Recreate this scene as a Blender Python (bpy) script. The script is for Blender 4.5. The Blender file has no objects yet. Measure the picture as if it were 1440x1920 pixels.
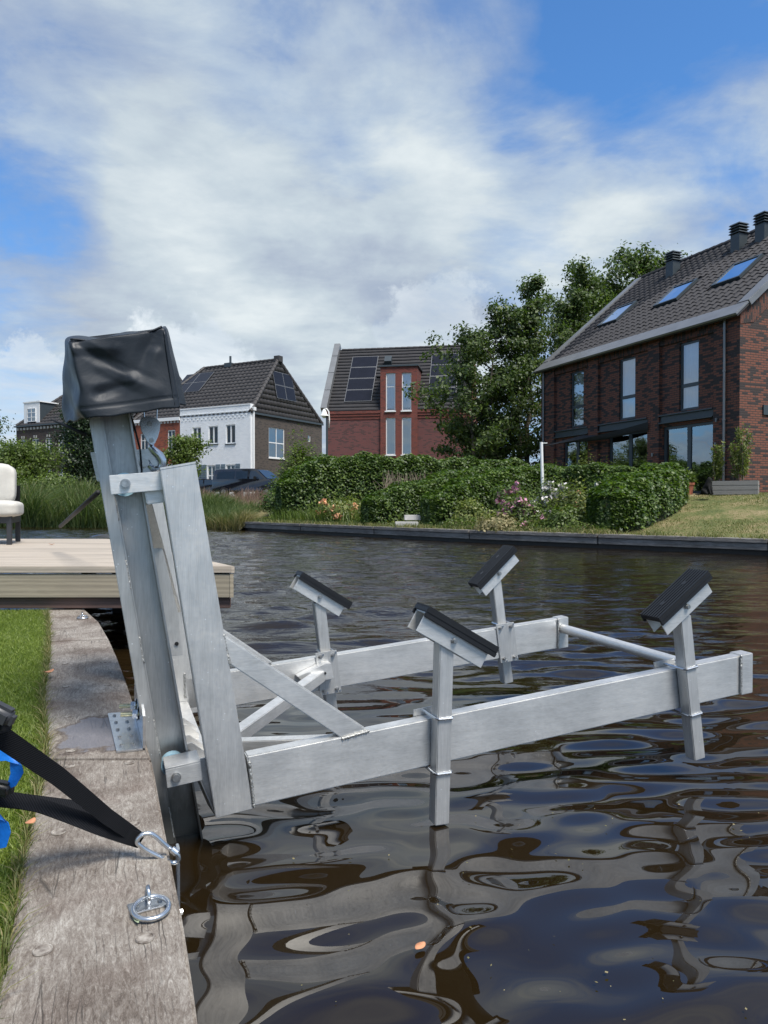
import bpy, bmesh, math, random
import numpy as np
from mathutils import Vector, Matrix, noise as mnoise
random.seed(7); rng = np.random.default_rng(7)
S = bpy.context.scene; COL = S.collection
# ---------------------------------------------------------------- camera
EYE = 1.08; FPX = 1350.0; PH = math.atan(20/1350)
cam = bpy.data.cameras.new('camera'); cam.sensor_fit = 'VERTICAL'; cam.sensor_height = 36
cam.lens = 36*FPX/1920; cam.clip_start = .05; cam.clip_end = 3000
camo = bpy.data.objects.new('camera', cam); COL.objects.link(camo)
camo.location = (0, 0, EYE); camo.rotation_euler = (math.pi/2-PH, 0, 0); S.camera = camo
def ray(x, y):
    a = (x-720)/FPX; b = (960-y)/FPX
    return Vector((a, math.cos(PH)+b*math.sin(PH), -math.sin(PH)+b*math.cos(PH)))
# ---------------------------------------------------------------- light
SUN_EL = math.radians(60); SUN_AZ = Vector((.50, -.62, 0)).normalized()
sd = Vector((SUN_AZ.x*math.cos(SUN_EL), SUN_AZ.y*math.cos(SUN_EL), math.sin(SUN_EL)))
sl = bpy.data.lights.new('sun', 'SUN'); sl.energy = 3.0; sl.angle = math.radians(22); sl.color = (1, .95, .88)
so = bpy.data.objects.new('sun', sl); COL.objects.link(so)
so.rotation_euler = sd.to_track_quat('Z', 'Y').to_euler()
S.view_settings.view_transform = 'Standard'; S.view_settings.look = 'None'
S.view_settings.gamma = 1; S.view_settings.use_curve_mapping = False; S.view_settings.exposure = 0.95
S.cycles.max_bounces = 6; S.cycles.transparent_max_bounces = 8; S.cycles.caustics_reflective = False; S.cycles.caustics_refractive = False

class NT:                       # small node-tree helper
    def __init__(s, tree): s.t = tree; tree.nodes.clear()
    def n(s, typ, ins=None, **kw):
        nd = s.t.nodes.new(typ)
        for k, v in kw.items(): setattr(nd, k, v)
        for k, v in (ins or {}).items():
            if hasattr(v, 'is_linked') or hasattr(v, 'links'): s.t.links.new(v, nd.inputs[k])
            else: nd.inputs[k].default_value = v
        return nd
    def m(s, op, a, b=0.0, c=None, clamp=False):
        d = {0: a, 1: b}
        if c is not None: d[2] = c
        return s.n('ShaderNodeMath', d, operation=op, use_clamp=clamp).outputs[0]
    def ramp(s, fac, stops, interp='LINEAR'):
        r = s.n('ShaderNodeValToRGB', {0: fac}); cr = r.color_ramp; cr.interpolation = interp
        while len(cr.elements) < len(stops): cr.elements.new(.5)
        for e, (p, c) in zip(cr.elements, stops):
            e.position = p; e.color = (c, c, c, 1) if isinstance(c, (int, float)) else (*c, 1)
        return r.outputs[0]
    def mix(s, fac, a, b, blend='MIX'):
        c = lambda v: (*v, 1) if isinstance(v, tuple) and len(v) == 3 else v
        return s.n('ShaderNodeMix', {0: fac, 6: c(a), 7: c(b)}, data_type='RGBA', blend_type=blend).outputs[2]
    def noise(s, vec, scale, detail=4, rough=.55, dist=0.0):
        return s.n('ShaderNodeTexNoise', {'Vector': vec, 'Scale': scale, 'Detail': detail, 'Roughness': rough, 'Distortion': dist})
    def mapping(s, vec, scale=(1, 1, 1), rot=(0, 0, 0), loc=(0, 0, 0)):
        return s.n('ShaderNodeMapping', {'Vector': vec, 'Scale': scale, 'Rotation': rot, 'Location': loc}).outputs[0]

# world: Nishita sky with a broken cloud layer
w = bpy.data.worlds.new('World'); S.world = w; w.use_nodes = True; T = NT(w.node_tree)
sky = T.n('ShaderNodeTexSky', sky_type='NISHITA', sun_disc=False, sun_elevation=SUN_EL, altitude=0, air_density=1.0, dust_density=.6, ozone_density=2.2)
sky.sun_rotation = math.atan2(SUN_AZ.x, SUN_AZ.y)
tc = T.n('ShaderNodeTexCoord').outputs['Generated']
sep = T.n('ShaderNodeSeparateXYZ', {0: tc})
zz = T.m('ADD', T.m('MAXIMUM', sep.outputs[2], 0.0), .16)
plane = T.n('ShaderNodeCombineXYZ', {0: T.m('DIVIDE', sep.outputs[0], zz), 1: T.m('DIVIDE', sep.outputs[1], zz), 2: 0.0}).outputs[0]
pm = T.mapping(plane, (1.0, .62, 1), (0, 0, math.radians(28)), (3.1, 1.7, 0))
n1 = T.noise(pm, .85, 9, .56, .25).outputs[0]
n5 = T.noise(T.mapping(plane, (1, 1.6, 1), (0, 0, -.5), (1.2, 8.4, 0)), 5.0, 8, .56, .15).outputs[0]
n2 = T.noise(T.mapping(plane, (1, 1, 1), (0, 0, .6), (9.2, 4.4, 0)), 2.4, 10, .60, .35).outputs[0]
n4 = T.noise(T.mapping(plane, (1.9, .9, 1), (0, 0, math.radians(-60)), (5, 2, 0)), 4.5, 8, .6, 1.4).outputs[0]
base = T.m('ADD', T.m('ADD', T.m('MULTIPLY', n1, .42), T.m('MULTIPLY', n2, .62)), T.m('ADD', T.m('MULTIPLY', n5, .22), -.11))
nrm = T.n('ShaderNodeVectorMath', {0: tc}, operation='NORMALIZE').outputs[0]
def blob(px, py, rad, amp):    # a broad thick or thin place in the cloud layer
    d = ray(px, py).normalized()
    dot = T.n('ShaderNodeVectorMath', {0: nrm, 1: tuple(d)}, operation='DOT_PRODUCT').outputs['Value']
    return T.m('MULTIPLY', T.n('ShaderNodeMapRange', {0: dot, 1: math.cos(math.radians(rad)), 2: 1.0, 3: 0.0, 4: 1.0}, interpolation_type='SMOOTHSTEP').outputs[0], amp)
cov = base
for b in [(1340, 110, 10, -.09), (1050, 240, 7, -.07), (960, 380, 6, -.10), (20, 290, 8, -.14), (60, 410, 6, -.12), (720, -60, 17, -.24), (1250, 10, 10, -.10), (1080, 330, 12, -.05), (60, 60, 10, -.05), (300, 350, 12, -.03), (1400, 390, 5, -.08), (1330, 290, 8, .07),
          (520, 280, 24, .12), (720, 560, 24, .16), (300, 520, 14, .10), (1150, 470, 9, .06), (180, 90, 12, .06)]:
    cov = T.m('ADD', cov, blob(*b))
mask = T.ramp(cov, [(.33, 0.0), (.43, .30), (.53, .72), (.68, 1.0)])
low = T.n('ShaderNodeMapRange', {0: sep.outputs[2], 1: 0.0, 2: .22, 3: 1.0, 4: 0.0}, interpolation_type='SMOOTHSTEP').outputs[0]
n3 = T.noise(T.mapping(plane, (1, .8, 1), (0, 0, .2), (2, 7, 0)), 1.5, 7, .55, .3).outputs[0]
ccol = T.ramp(T.m('ADD', T.m('ADD', T.m('MULTIPLY', n3, .88), T.m('MULTIPLY', n5, .12)), T.m('MULTIPLY', T.m('SUBTRACT', cov, .6), .55)), [(.30, (1.69, 2.10, 2.85)), (.45, (2.27, 2.67, 3.27)), (.58, (2.98, 3.45, 3.83)), (.75, (4.08, 4.45, 4.60))])
# cumulus heads low over the houses
def puff(px, py, rad):
    d = ray(px, py).normalized()
    v = T.n('ShaderNodeVectorMath', {0: nrm, 1: tuple(d)}, operation='DISTANCE').outputs['Value']
    edge = T.m('MULTIPLY', T.m('SUBTRACT', T.noise(nrm, 22, 7, .6).outputs[0], .5), .16)
    return T.n('ShaderNodeMapRange', {0: T.m('ADD', v, edge), 1: rad, 2: rad*.82, 3: 0.0, 4: 1.0}).outputs[0]
pf = puff(345, 712, .088)
for p in [(815, 640, .09), (40, 735, .075)]: pf = T.m('MAXIMUM', pf, T.m('MULTIPLY', puff(*p), .65))
hz = T.mix(T.m('MULTIPLY', low, .55), sky.outputs[0], (2.18, 2.94, 4.03))
blue = T.mix(1.0, hz, (.46, .78, 1.05), 'MULTIPLY')
skyc = T.mix(mask, blue, ccol)
skyc = T.mix(T.m('MULTIPLY', pf, .85), skyc, T.ramp(n2, [(.3, (3.02, 3.53, 4.03)), (.6, (4.54, 4.87, 5.12))]))
bg = T.n('ShaderNodeBackground', {0: skyc, 1: .1}); T.n('ShaderNodeOutputWorld', {0: bg.outputs[0]})

# ---------------------------------------------------------------- materials
def mat(name, fn, disp=False):
    m = bpy.data.materials.new(name); m.use_nodes = True; t = NT(m.node_tree)
    p = t.n('ShaderNodeBsdfPrincipled'); o = t.n('ShaderNodeOutputMaterial', {0: p.outputs[0]})
    def setp(**kw):
        for k, v in kw.items():
            k = k.replace('_', ' ')
            if hasattr(v, 'is_linked'): t.t.links.new(v, p.inputs[k])
            else: p.inputs[k].default_value = (*v, 1) if isinstance(v, tuple) and len(v) == 3 else v
    t.p = p; t.o = o; t.obj = t.n('ShaderNodeTexCoord').outputs['Object']; t.geo = t.n('ShaderNodeNewGeometry')
    fn(t, setp); return m
def bump(t, h, strength, dist=.01):
    return t.n('ShaderNodeBump', {'Height': h, 'Strength': strength, 'Distance': dist}).outputs[0]
def plain(name, col, rough=.6, metal=0.0, var=.12, nscale=6, bstr=0.0, **kw):
    def f(t, s):
        n = t.noise(t.obj, nscale, 5).outputs[0]
        lo = tuple(c*(1-var) for c in col); hi = tuple(min(1, c*(1+var)) for c in col)
        s(Base_Color=t.ramp(n, [(.3, lo), (.7, hi)]), Roughness=rough, Metallic=metal, **kw)
        if bstr: s(Normal=bump(t, n, bstr))
    return mat(name, f)
def alu(name, c=.62, r=.36, sx=(1, 1, 1), grime=False):
    def f(t, s):
        big = t.noise(t.obj, 5, 5, .6, .4).outputs[0]
        st = t.noise(t.mapping(t.obj, sx), 60, 3, .5).outputs[0]
        fine = t.noise(t.obj, 90, 3, .7).outputs[0]
        dots = t.ramp(t.n('ShaderNodeTexVoronoi', {'Vector': t.obj, 'Scale': 52.0}, feature='F1').outputs[0], [(.07, 1.0), (.11, 0.0)])
        st2 = t.noise(t.mapping(t.obj, sx), 320, 2, .6).outputs[0]
        k = t.m('ADD', t.m('MULTIPLY', big, .35), t.m('ADD', t.m('MULTIPLY', st, .30), t.m('MULTIPLY', st2, .35)))
        col = t.ramp(k, [(.32, (c*.76, c*.76, c*.73)), (.5, (c*.99, c*.985, c*.955)), (.66, (c*1.16, c*1.15, c*1.11))])
        col = t.mix(t.m('MULTIPLY', dots, t.m('GREATER_THAN', big, .50)), col, (.85, .87, .88))
        if grime:   # scum and algae up to the old water line
            zg = t.m('ADD', t.n('ShaderNodeSeparateXYZ', {0: t.obj}).outputs[2], t.m('MULTIPLY', t.m('SUBTRACT', t.noise(t.mapping(t.obj, (1, 1, .35)), 26, 5, .65).outputs[0], .5), .22))
            col = t.mix(t.ramp(zg, [(.10, .85), (.22, .35), (.36, 0.0)]), col, (.10, .095, .075))
        s(Base_Color=col, Metallic=.70, Roughness=t.ramp(t.m('ADD', t.m('MULTIPLY', big, .5), t.m('MULTIPLY', fine, .5)), [(.35, r-.06), (.65, r+.14)]), Normal=bump(t, st, .06, .002))
    return mat(name, f)
M = {}
M['alu'] = alu('brushed aluminium', .71, .37, (.12, .12, 1.0))
M['aluv'] = alu('extruded aluminium', .62, .36, (1.0, 1.0, .06))
M['mast'] = alu('dulled mast aluminium', .50, .36, (1.0, 1.0, .06), True)
M['weld'] = plain('weld bead', (.42, .42, .40), .5, .8, .35, 120, .5)
M['steel'] = plain('zinc plated steel', (.60, .62, .64), .27, .95, .12, 40)
M['bolt'] = plain('stainless bolt', (.45, .44, .42), .3, .9, .3, 60)
M['bolty'] = plain('yellow zinc bolt', (.50, .47, .30), .3, .9, .25, 60)
M['rubber'] = plain('black ribbed rubber', (.006, .007, .009), .5, 0, .2, 30)
M['wheel'] = plain('pale blue nylon wheel', (.42, .66, .78), .4, 0, .05)
M['black'] = plain('black plastic', (.012, .012, .013), .4)
M['rope'] = plain('black cord', (.008, .008, .01), .7)
def webbing(t, s):
    wv = t.n('ShaderNodeTexWave', {'Vector': t.mapping(t.obj, (1, 1, 1), (0, 0, .6)), 'Scale': 170.0, 'Distortion': 1.2}, wave_type='BANDS', bands_direction='DIAGONAL').outputs[1]
    s(Base_Color=t.ramp(wv, [(.2, (.003, .0035, .005)), (.8, (.012, .013, .016))]), Roughness=.85, Specular_IOR_Level=.2, Normal=bump(t, wv, .4, .002))
M['webbing'] = mat('black woven webbing', webbing)
M['bluestrap'] = plain('blue strap fabric', (.004, .16, .62), .55, 0, .1, 60, .2)
def pvc(t, s):
    n = t.noise(t.obj, 9, 5, .6, .8).outputs[0]; f = t.noise(t.obj, 240, 2).outputs[0]
    s(Base_Color=t.ramp(n, [(.3, (.012, .016, .022)), (.7, (.022, .028, .036))]), Roughness=t.ramp(n, [(.35, .42), (.65, .56)]), Normal=bump(t, t.m('ADD', t.m('MULTIPLY', n, 1.0), t.m('MULTIPLY', f, .02)), .12, .02))
    t.p.inputs['Specular IOR Level'].default_value = .30
M['pvc'] = mat('black coated tarpaulin', pvc)
def quaywood(t, s):
    v = t.obj
    g = t.noise(t.mapping(v, (2.2, .5, 1), (0, 0, .1)), 34, 8, .72, 1.6).outputs[0]
    fib = t.noise(t.mapping(v, (1, .35, 1)), 150, 6, .75, 2.5).outputs[0]
    big = t.noise(v, 5.0, 6, .6, .6).outputs[0]
    ck = t.n('ShaderNodeTexVoronoi', {'Vector': t.mapping(t.n('ShaderNodeVectorMath', {0: v, 1: t.n('ShaderNodeVectorMath', {0: t.noise(v, 7, 4).outputs[1], 1: (.02, .06, 0)}, operation='MULTIPLY').outputs[0]}, operation='ADD').outputs[0], (42, 1.5, 1)), 'Scale': 1.0}, feature='DISTANCE_TO_EDGE').outputs[0]
    crack = t.m('MULTIPLY', t.ramp(ck, [(.0, 1.0), (.022, 0.0)]), t.ramp(t.noise(v, 6, 3).outputs[0], [(.5, 0.0), (.62, 1.0)]))
    k = t.m('ADD', t.m('MULTIPLY', g, .38), t.m('ADD', t.m('MULTIPLY', big, .30), t.m('MULTIPLY', fib, .36)))
    col = t.ramp(k, [(.37, (.050, .036, .027)), (.45, (.120, .096, .077)), (.52, (.200, .172, .145)), (.59, (.31, .282, .245)), (.68, (.52, .49, .44))])
    col = t.mix(t.m('MULTIPLY', t.ramp(t.noise(v, 3.2, 5, .6).outputs[0], [(.52, 0.0), (.66, 1.0)]), .55), col, t.mix(1.0, col, (.52, .40, .36), 'MULTIPLY'))
    scr = t.noise(t.mapping(v, (9, 1.2, 1), (0, 0, .5)), 26, 5, .8, 3.5).outputs[0]; scr2 = t.noise(t.mapping(v, (9, 1.0, 1), (0, 0, -.35)), 22, 5, .8, 3.0).outputs[0]
    col = t.mix(t.m('MULTIPLY', t.ramp(t.m('MAXIMUM', scr, scr2), [(.60, 0.0), (.70, 1.0)]), .45), col, (.58, .55, .49))
    col = t.mix(t.m('MULTIPLY', crack, .8), col, (.03, .025, .02))
    # wet stain round the mounting bracket
    sp = t.n('ShaderNodeSeparateXYZ', {0: v})
    dx = t.m('DIVIDE', t.m('SUBTRACT', sp.outputs[0], STX), .12); dy = t.m('DIVIDE', t.m('SUBTRACT', sp.outputs[1], STY), .21)
    r = t.m('SQRT', t.m('ADD', t.m('MULTIPLY', dx, dx), t.m('MULTIPLY', dy, dy)))
    r = t.m('ADD', r, t.m('MULTIPLY', t.m('SUBTRACT', t.noise(v, 9, 4, .6).outputs[0], .5), 1.5))
    ring = t.ramp(r, [(.95, 1.0), (1.0, .8), (1.45, 0.0)]); core = t.ramp(r, [(.80, 1.0), (.90, 0.0)])
    col = t.mix(t.m('MULTIPLY', ring, .72), col, t.mix(1.0, col, (.40, .36, .36), 'MULTIPLY'))
    col = t.mix(t.m('MULTIPLY', core, .62), col, t.mix(fib, (.13, .135, .16), (.23, .235, .265)))
    s(Base_Color=col, Roughness=t.ramp(core, [(0, .85), (1, .5)]), Normal=bump(t, t.m('SUBTRACT', t.m('ADD', g, t.m('MULTIPLY', fib, .6)), t.m('MULTIPLY', crack, 1.4)), .55, .006))
STX, STY = -.035, 2.49
M['quaywood'] = mat('weathered grey quay timber', quaywood)
def farwood(t, s):
    g = t.noise(t.mapping(t.obj, (.6, .6, 9)), 6, 7, .65, .8).outputs[0]; b = t.noise(t.obj, 1.3, 5).outputs[0]
    s(Base_Color=t.ramp(t.m('ADD', t.m('MULTIPLY', g, .6), t.m('MULTIPLY', b, .4)), [(.35, (.075, .066, .058)), (.5, (.18, .165, .15)), (.66, (.31, .295, .275))]), Roughness=.8, Normal=bump(t, g, .5, .02))
M['farwood'] = mat('dark grey quay beam', farwood)
M['piling'] = plain('wet dark piling', (.022, .018, .014), .5, 0, .4, 9, .4)
def compo(base):
    def f(t, s):
        g = t.noise(t.mapping(t.obj, (1.2, 14, 14)), 3.0, 6, .6, 1.0).outputs[0]
        wv = t.n('ShaderNodeTexWave', {'Vector': t.mapping(t.obj, (.25, 2.4, 4.5)), 'Scale': 2.2, 'Distortion': 9.0, 'Detail': 3.0, 'Detail Scale': .8}, bands_direction='Z').outputs[1]
        k = t.m('ADD', t.m('MULTIPLY', g, .6), t.m('MULTIPLY', wv, .25))
        s(Base_Color=t.ramp(k, [(.28, tuple(c*.74 for c in base)), (.55, base), (.8, tuple(c*1.12 for c in base))]), Roughness=.7, Normal=bump(t, k, .3, .004))
    return f
M['deck'] = mat('pale composite board', compo((.43, .37, .30)))
M['fascia'] = mat('beige composite fascia', compo((.33, .285, .21)))
M['brownwood'] = mat('brown hardwood beam', compo((.16, .098, .078)))
def soil(t, s):
    n = t.noise(t.obj, 1.1, 7, .65).outputs[0]; f = t.noise(t.obj, 14, 6, .7).outputs[0]
    k = t.m('ADD', t.m('MULTIPLY', n, .6), t.m('MULTIPLY', f, .4))
    s(Base_Color=t.ramp(k, [(.36, (.055, .075, .018)), (.47, (.11, .125, .035)), (.54, (.20, .165, .075)), (.66, (.31, .25, .14))]), Roughness=.95, Normal=bump(t, f, .8, .05))
M['bank'] = mat('mown grass with dry patches', soil)
def lawn(t, s):
    n = t.noise(t.obj, 3, 6, .6).outputs[0]; f = t.noise(t.obj, 60, 5, .7).outputs[0]
    s(Base_Color=t.ramp(t.m('ADD', t.m('MULTIPLY', n, .5), t.m('MULTIPLY', f, .5)), [(.38, (.020, .030, .008)), (.5, (.05, .085, .018)), (.62, (.10, .14, .035))]), Roughness=.95, Normal=bump(t, f, 1, .02))
M['lawn'] = mat('dense lawn soil', lawn)
M['earth'] = plain('dark garden soil', (.035, .028, .018), .95, 0, .4, 5, .6)
M['road'] = plain('brick paved street', (.16, .12, .10), .9, 0, .2, 3)
def leafmat(name, stops, rough=.5, trans=.35):
    def f(t, s):
        rnd = t.geo.outputs['Random Per Island']
        big = t.noise(t.obj, 1.6, 3).outputs[0]
        k = t.m('ADD', t.m('MULTIPLY', rnd, .65), t.m('MULTIPLY', big, .35))
        s(Base_Color=t.ramp(k, stops), Roughness=rough)
        tr = t.n('ShaderNodeBsdfTranslucent', {0: t.ramp(k, [(p, (c[0]*1.3, c[1]*1.5, c[2]*.7)) for p, c in stops])})
        mx = t.n('ShaderNodeMixShader', {0: trans, 1: t.p.outputs[0], 2: tr.outputs[0]})
        t.t.links.new(mx.outputs[0], t.o.inputs[0])
    return mat(name, f)
M['tree'] = leafmat('alder leaf', [(.1, (.024, .044, .010)), (.5, (.056, .092, .020)), (.9, (.135, .185, .044))])
M['hedge'] = leafmat('hornbeam hedge leaf', [(.1, (.022, .048, .010)), (.5, (.056, .104, .018)), (.9, (.155, .22, .040))])
M['conifer'] = leafmat('dark conifer needles', [(.1, (.008, .020, .010)), (.5, (.018, .040, .016)), (.9, (.04, .075, .022))])
M['light'] = leafmat('light green leaf', [(.1, (.035, .060, .010)), (.5, (.085, .13, .02)), (.9, (.17, .23, .045))])
M['yellow'] = leafmat('yellow green leaf', [(.1, (.06, .085, .018)), (.5, (.13, .17, .035)), (.9, (.26, .27, .07))])
M['reed'] = leafmat('reed blade', [(.05, (.030, .060, .020)), (.45, (.075, .12, .035)), (.75, (.15, .19, .065)), (.97, (.30, .26, .13))], .6, .3)
M['dryreed'] = leafmat('dry straw blade', [(.1, (.11, .12, .045)), (.5, (.22, .19, .085)), (.9, (.40, .34, .19))], .7, .3)
M['plume'] = leafmat('pinkish grass plume', [(.1, (.14, .085, .075)), (.5, (.22, .14, .12)), (.9, (.33, .24, .20))], .8, .3)
M['grass'] = leafmat('lawn grass blade', [(.05, (.055, .088, .012)), (.45, (.15, .215, .030)), (.8, (.27, .33, .065)), (.98, (.46, .42, .18))], .5, .35)
M['dgrass'] = leafmat('dry lawn blade', [(.05, (.055, .085, .018)), (.4, (.12, .145, .035)), (.7, (.23, .20, .085)), (.95, (.36, .30, .16))], .6, .3)
M['twig'] = plain('dry pale twig', (.24, .19, .14), .8)
M['bark'] = plain('grey brown bark', (.10, .085, .065), .85, 0, .35, 12, .5)
M['pink'] = plain('pink rhododendron petal', (.62, .30, .42), .6, 0, .25, 9)
M['white_fl'] = plain('white petal', (.72, .68, .66), .6, 0, .12, 9)
M['orange_fl'] = plain('orange azalea petal', (.66, .36, .20), .6, 0, .25, 9)
def brick(name, c1, c2, mortar, dark=(.03, .025, .022), damt=.3, vertical=False, bw=.22, bh=.072, wn=None):
    def f(t, s):
        sp = t.n('ShaderNodeSeparateXYZ', {0: t.obj}); a = t.m('ADD', sp.outputs[0], sp.outputs[1])
        vec = t.n('ShaderNodeCombineXYZ', {0: sp.outputs[2] if vertical else a, 1: a if vertical else sp.outputs[2], 2: 0.0}).outputs[0]
        b = t.n('ShaderNodeTexBrick', {'Vector': vec, 'Color1': (*c1, 1), 'Color2': (*c2, 1), 'Mortar': (*mortar, 1), 'Scale': 1.0, 'Mortar Size': .011, 'Mortar Smooth': .2, 'Bias': -.1, 'Brick Width': bw, 'Row Height': bh}, offset=.5)
        cell = t.n('ShaderNodeTexBrick', {'Vector': vec, 'Color1': (0, 0, 0, 1), 'Color2': (1, 1, 1, 1), 'Mortar': (.5, .5, .5, 1), 'Scale': 1.0, 'Mortar Size': 0.0, 'Bias': 0.0, 'Brick Width': bw, 'Row Height': bh}, offset=.5)
        dk = t.m('GREATER_THAN', cell.outputs[0], 1-damt)
        n = t.noise(t.obj, .9, 5, .6).outputs[0]
        col = t.mix(t.m('MULTIPLY', dk, t.m('SUBTRACT', 1.0, b.outputs[1])), b.outputs[0], dark)
        col = t.mix(t.ramp(n, [(.35, 0.0), (.7, .35)]), col, t.mix(1.0, col, (.7, .7, .72), 'MULTIPLY'))
        s(Base_Color=col, Roughness=.85, Normal=bump(t, t.m('SUBTRACT', 1.0, b.outputs[1]), .7, .012))
    return mat(name, f)
M['brick_r'] = brick('dark red mottled brick', (.19, .068, .042), (.13, .050, .034), (.045, .036, .032), (.035, .026, .026), .33)
M['brick_rv'] = brick('dark red soldier course brick', (.15, .055, .036), (.10, .042, .030), (.045, .036, .032), (.03, .022, .022), .35, True)
M['brick_m'] = brick('red brick', (.175, .052, .050), (.14, .045, .044), (.10, .072, .068), (.09, .034, .034), .25)
M['brick_mv'] = brick('bright red brick', (.215, .050, .036), (.17, .042, .032), (.10, .06, .05), (.13, .035, .028), .2)
M['brick_w'] = brick('white painted brick', (.86, .88, .89), (.83, .86, .87), (.74, .77, .79), (.79, .82, .84), .3)
M['brick_d'] = brick('dark brown brick', (.085, .066, .055), (.065, .050, .042), (.10, .09, .08), (.035, .03, .028), .3)
M['brick_b'] = brick('purple brown brick', (.060, .040, .036), (.048, .034, .032), (.07, .06, .055), (.03, .024, .024), .3)
M['brick_o'] = brick('orange red and sunlit brick', (.32, .075, .035), (.26, .065, .032), (.16, .09, .07), (.16, .045, .03), .2)  # own tone on the terraced house; painted-in sunlight on the red house's side
M['tile'] = plain('anthracite roof tile', (.030, .028, .030), .72, 0, .22, 2.2)
M['tile2'] = plain('weathered dark roof tile', (.046, .042, .041), .62, 0, .2, 1.5)
M['zinc'] = plain('grey zinc trim', (.20, .205, .21), .45, .4, .12, 2)
M['anth'] = plain('anthracite painted metal', (.042, .054, .062), .4, 0, .1)
M['bluegrey'] = plain('blue grey shutter paint', (.12, .165, .20), .5)
M['whitep'] = plain('white window paint', (.74, .75, .75), .45, 0, .03)
M['curtain'] = plain('pale curtain', (.86, .85, .90), .9, 0, .05, 4)
M['blind'] = plain('grey green blind', (.42, .48, .46), .8, 0, .05, 4)
M['inside'] = plain('dim room', (.02, .02, .022), .9)
M['solar'] = plain('solar cell glass', (.010, .011, .018), .22, 0, .15, 3, Specular_IOR_Level=.3)
def glass(t, s):
    g = t.n('ShaderNodeBsdfGlossy', {0: (.9, .95, 1, 1), 1: .015}); tr = t.n('ShaderNodeBsdfTransparent', {0: (.86, .90, .90, 1)})
    fr = t.n('ShaderNodeFresnel', {'IOR': 1.55}).outputs[0]
    n = t.noise(t.obj, .8, 2).outputs[0]; t.t.links.new(bump(t, n, .15, .05), g.inputs['Normal'])
    mx = t.n('ShaderNodeMixShader', {0: t.m('ADD', t.m('MULTIPLY', fr, .9), .27, clamp=True), 1: tr.outputs[0], 2: g.outputs[0]})
    t.t.links.new(mx.outputs[0], t.o.inputs[0])
M['glass'] = mat('coated window glass', glass)
M['cushion'] = plain('off white cushion fabric', (.50, .48, .435), .9, 0, .05, 14, .35)
M['charcoal'] = plain('charcoal powder coat', (.035, .037, .042), .45, 0, .1)
M['concrete'] = plain('pale concrete', (.42, .41, .39), .85, 0, .15, 6, .3)
M['terracotta'] = plain('terracotta', (.36, .12, .07), .8, 0, .15)
M['graywood'] = mat('silvered planter board', compo((.26, .25, .235)))
M['cat'] = plain('black fur', (.004, .004, .004), .9)
M['van'] = plain('black car paint', (.008, .009, .014), .12, 0, .05, 2, Coat_Weight=1.0)
M['carglass'] = plain('tinted car glass', (.02, .035, .06), .05, 0, .1)
M['lampw'] = plain('headlight', (.75, .76, .78), .15)
M['tyre'] = plain('tyre rubber', (.015, .015, .015), .8)
M['deadleaf'] = plain('dry orange leaf', (.55, .25, .13), .7, 0, .25, 60)
M['greenleaf'] = plain('narrow grey green leaf', (.32, .38, .24), .7)
M['sail'] = plain('dark shade cloth', (.018, .020, .024), .8)
M['whitemetal'] = plain('white enamelled metal', (.78, .78, .76), .35, 0, .03)
def rough_cap(t, s):
    s(Base_Color=t.ramp(t.noise(t.obj, 60, 3).outputs[0], [(.35, (.10, .08, .065)), (.65, (.36, .33, .29))]), Roughness=.8)
M['plug'] = mat('sunken bolt plug', rough_cap)
def glass2(t, s):
    g = t.n('ShaderNodeBsdfGlossy', {0: (.9, .95, 1, 1), 1: .02}); tr = t.n('ShaderNodeBsdfTransparent', {0: (.9, .93, .93, 1)})
    mx = t.n('ShaderNodeMixShader', {0: t.m('ADD', t.n('ShaderNodeFresnel', {'IOR': 1.5}).outputs[0], .03, clamp=True), 1: tr.outputs[0], 2: g.outputs[0]})
    t.t.links.new(mx.outputs[0], t.o.inputs[0])
M['glass2'] = mat('plain window glass', glass2)
def water(t, s):
    P = t.geo.outputs['Position']
    sp = t.n('ShaderNodeSeparateXYZ', {0: P})
    fade = t.n('ShaderNodeMapRange', {0: sp.outputs[1], 1: 3.6, 2: 9.0, 3: .0, 4: 1.0}).outputs[0]
    a = t.noise(t.mapping(P, (.55, 1.6, 1), (0, 0, .12)), 3.4, 3, .55, .4).outputs[0]
    b = t.noise(t.mapping(P, (.6, 1.8, 1), (0, 0, -.15)), 9.5, 3, .6, .3).outputs[0]
    calm = t.n('ShaderNodeMapRange', {0: t.m('SUBTRACT', sp.outputs[0], t.m('MULTIPLY', sp.outputs[1], .12)), 1: -.6, 2: 2.2, 3: 1.25, 4: .42}, interpolation_type='SMOOTHSTEP').outputs[0]
    fade = t.m('MULTIPLY', fade, calm)
    far = t.n('ShaderNodeMapRange', {0: sp.outputs[1], 1: 14.0, 2: 30.0, 3: 1.0, 4: .7}).outputs[0]
    h = t.m('MULTIPLY', t.m('MULTIPLY', t.m('ADD', t.m('MULTIPLY', a, .030), t.m('MULTIPLY', b, .013)), fade), far)
    s(Base_Color=(.013, .0082, .0032), Roughness=.012, IOR=1.64, Normal=bump(t, h, 1.0, 1.0))
M['water'] = mat('dark brown canal water', water)

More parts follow.
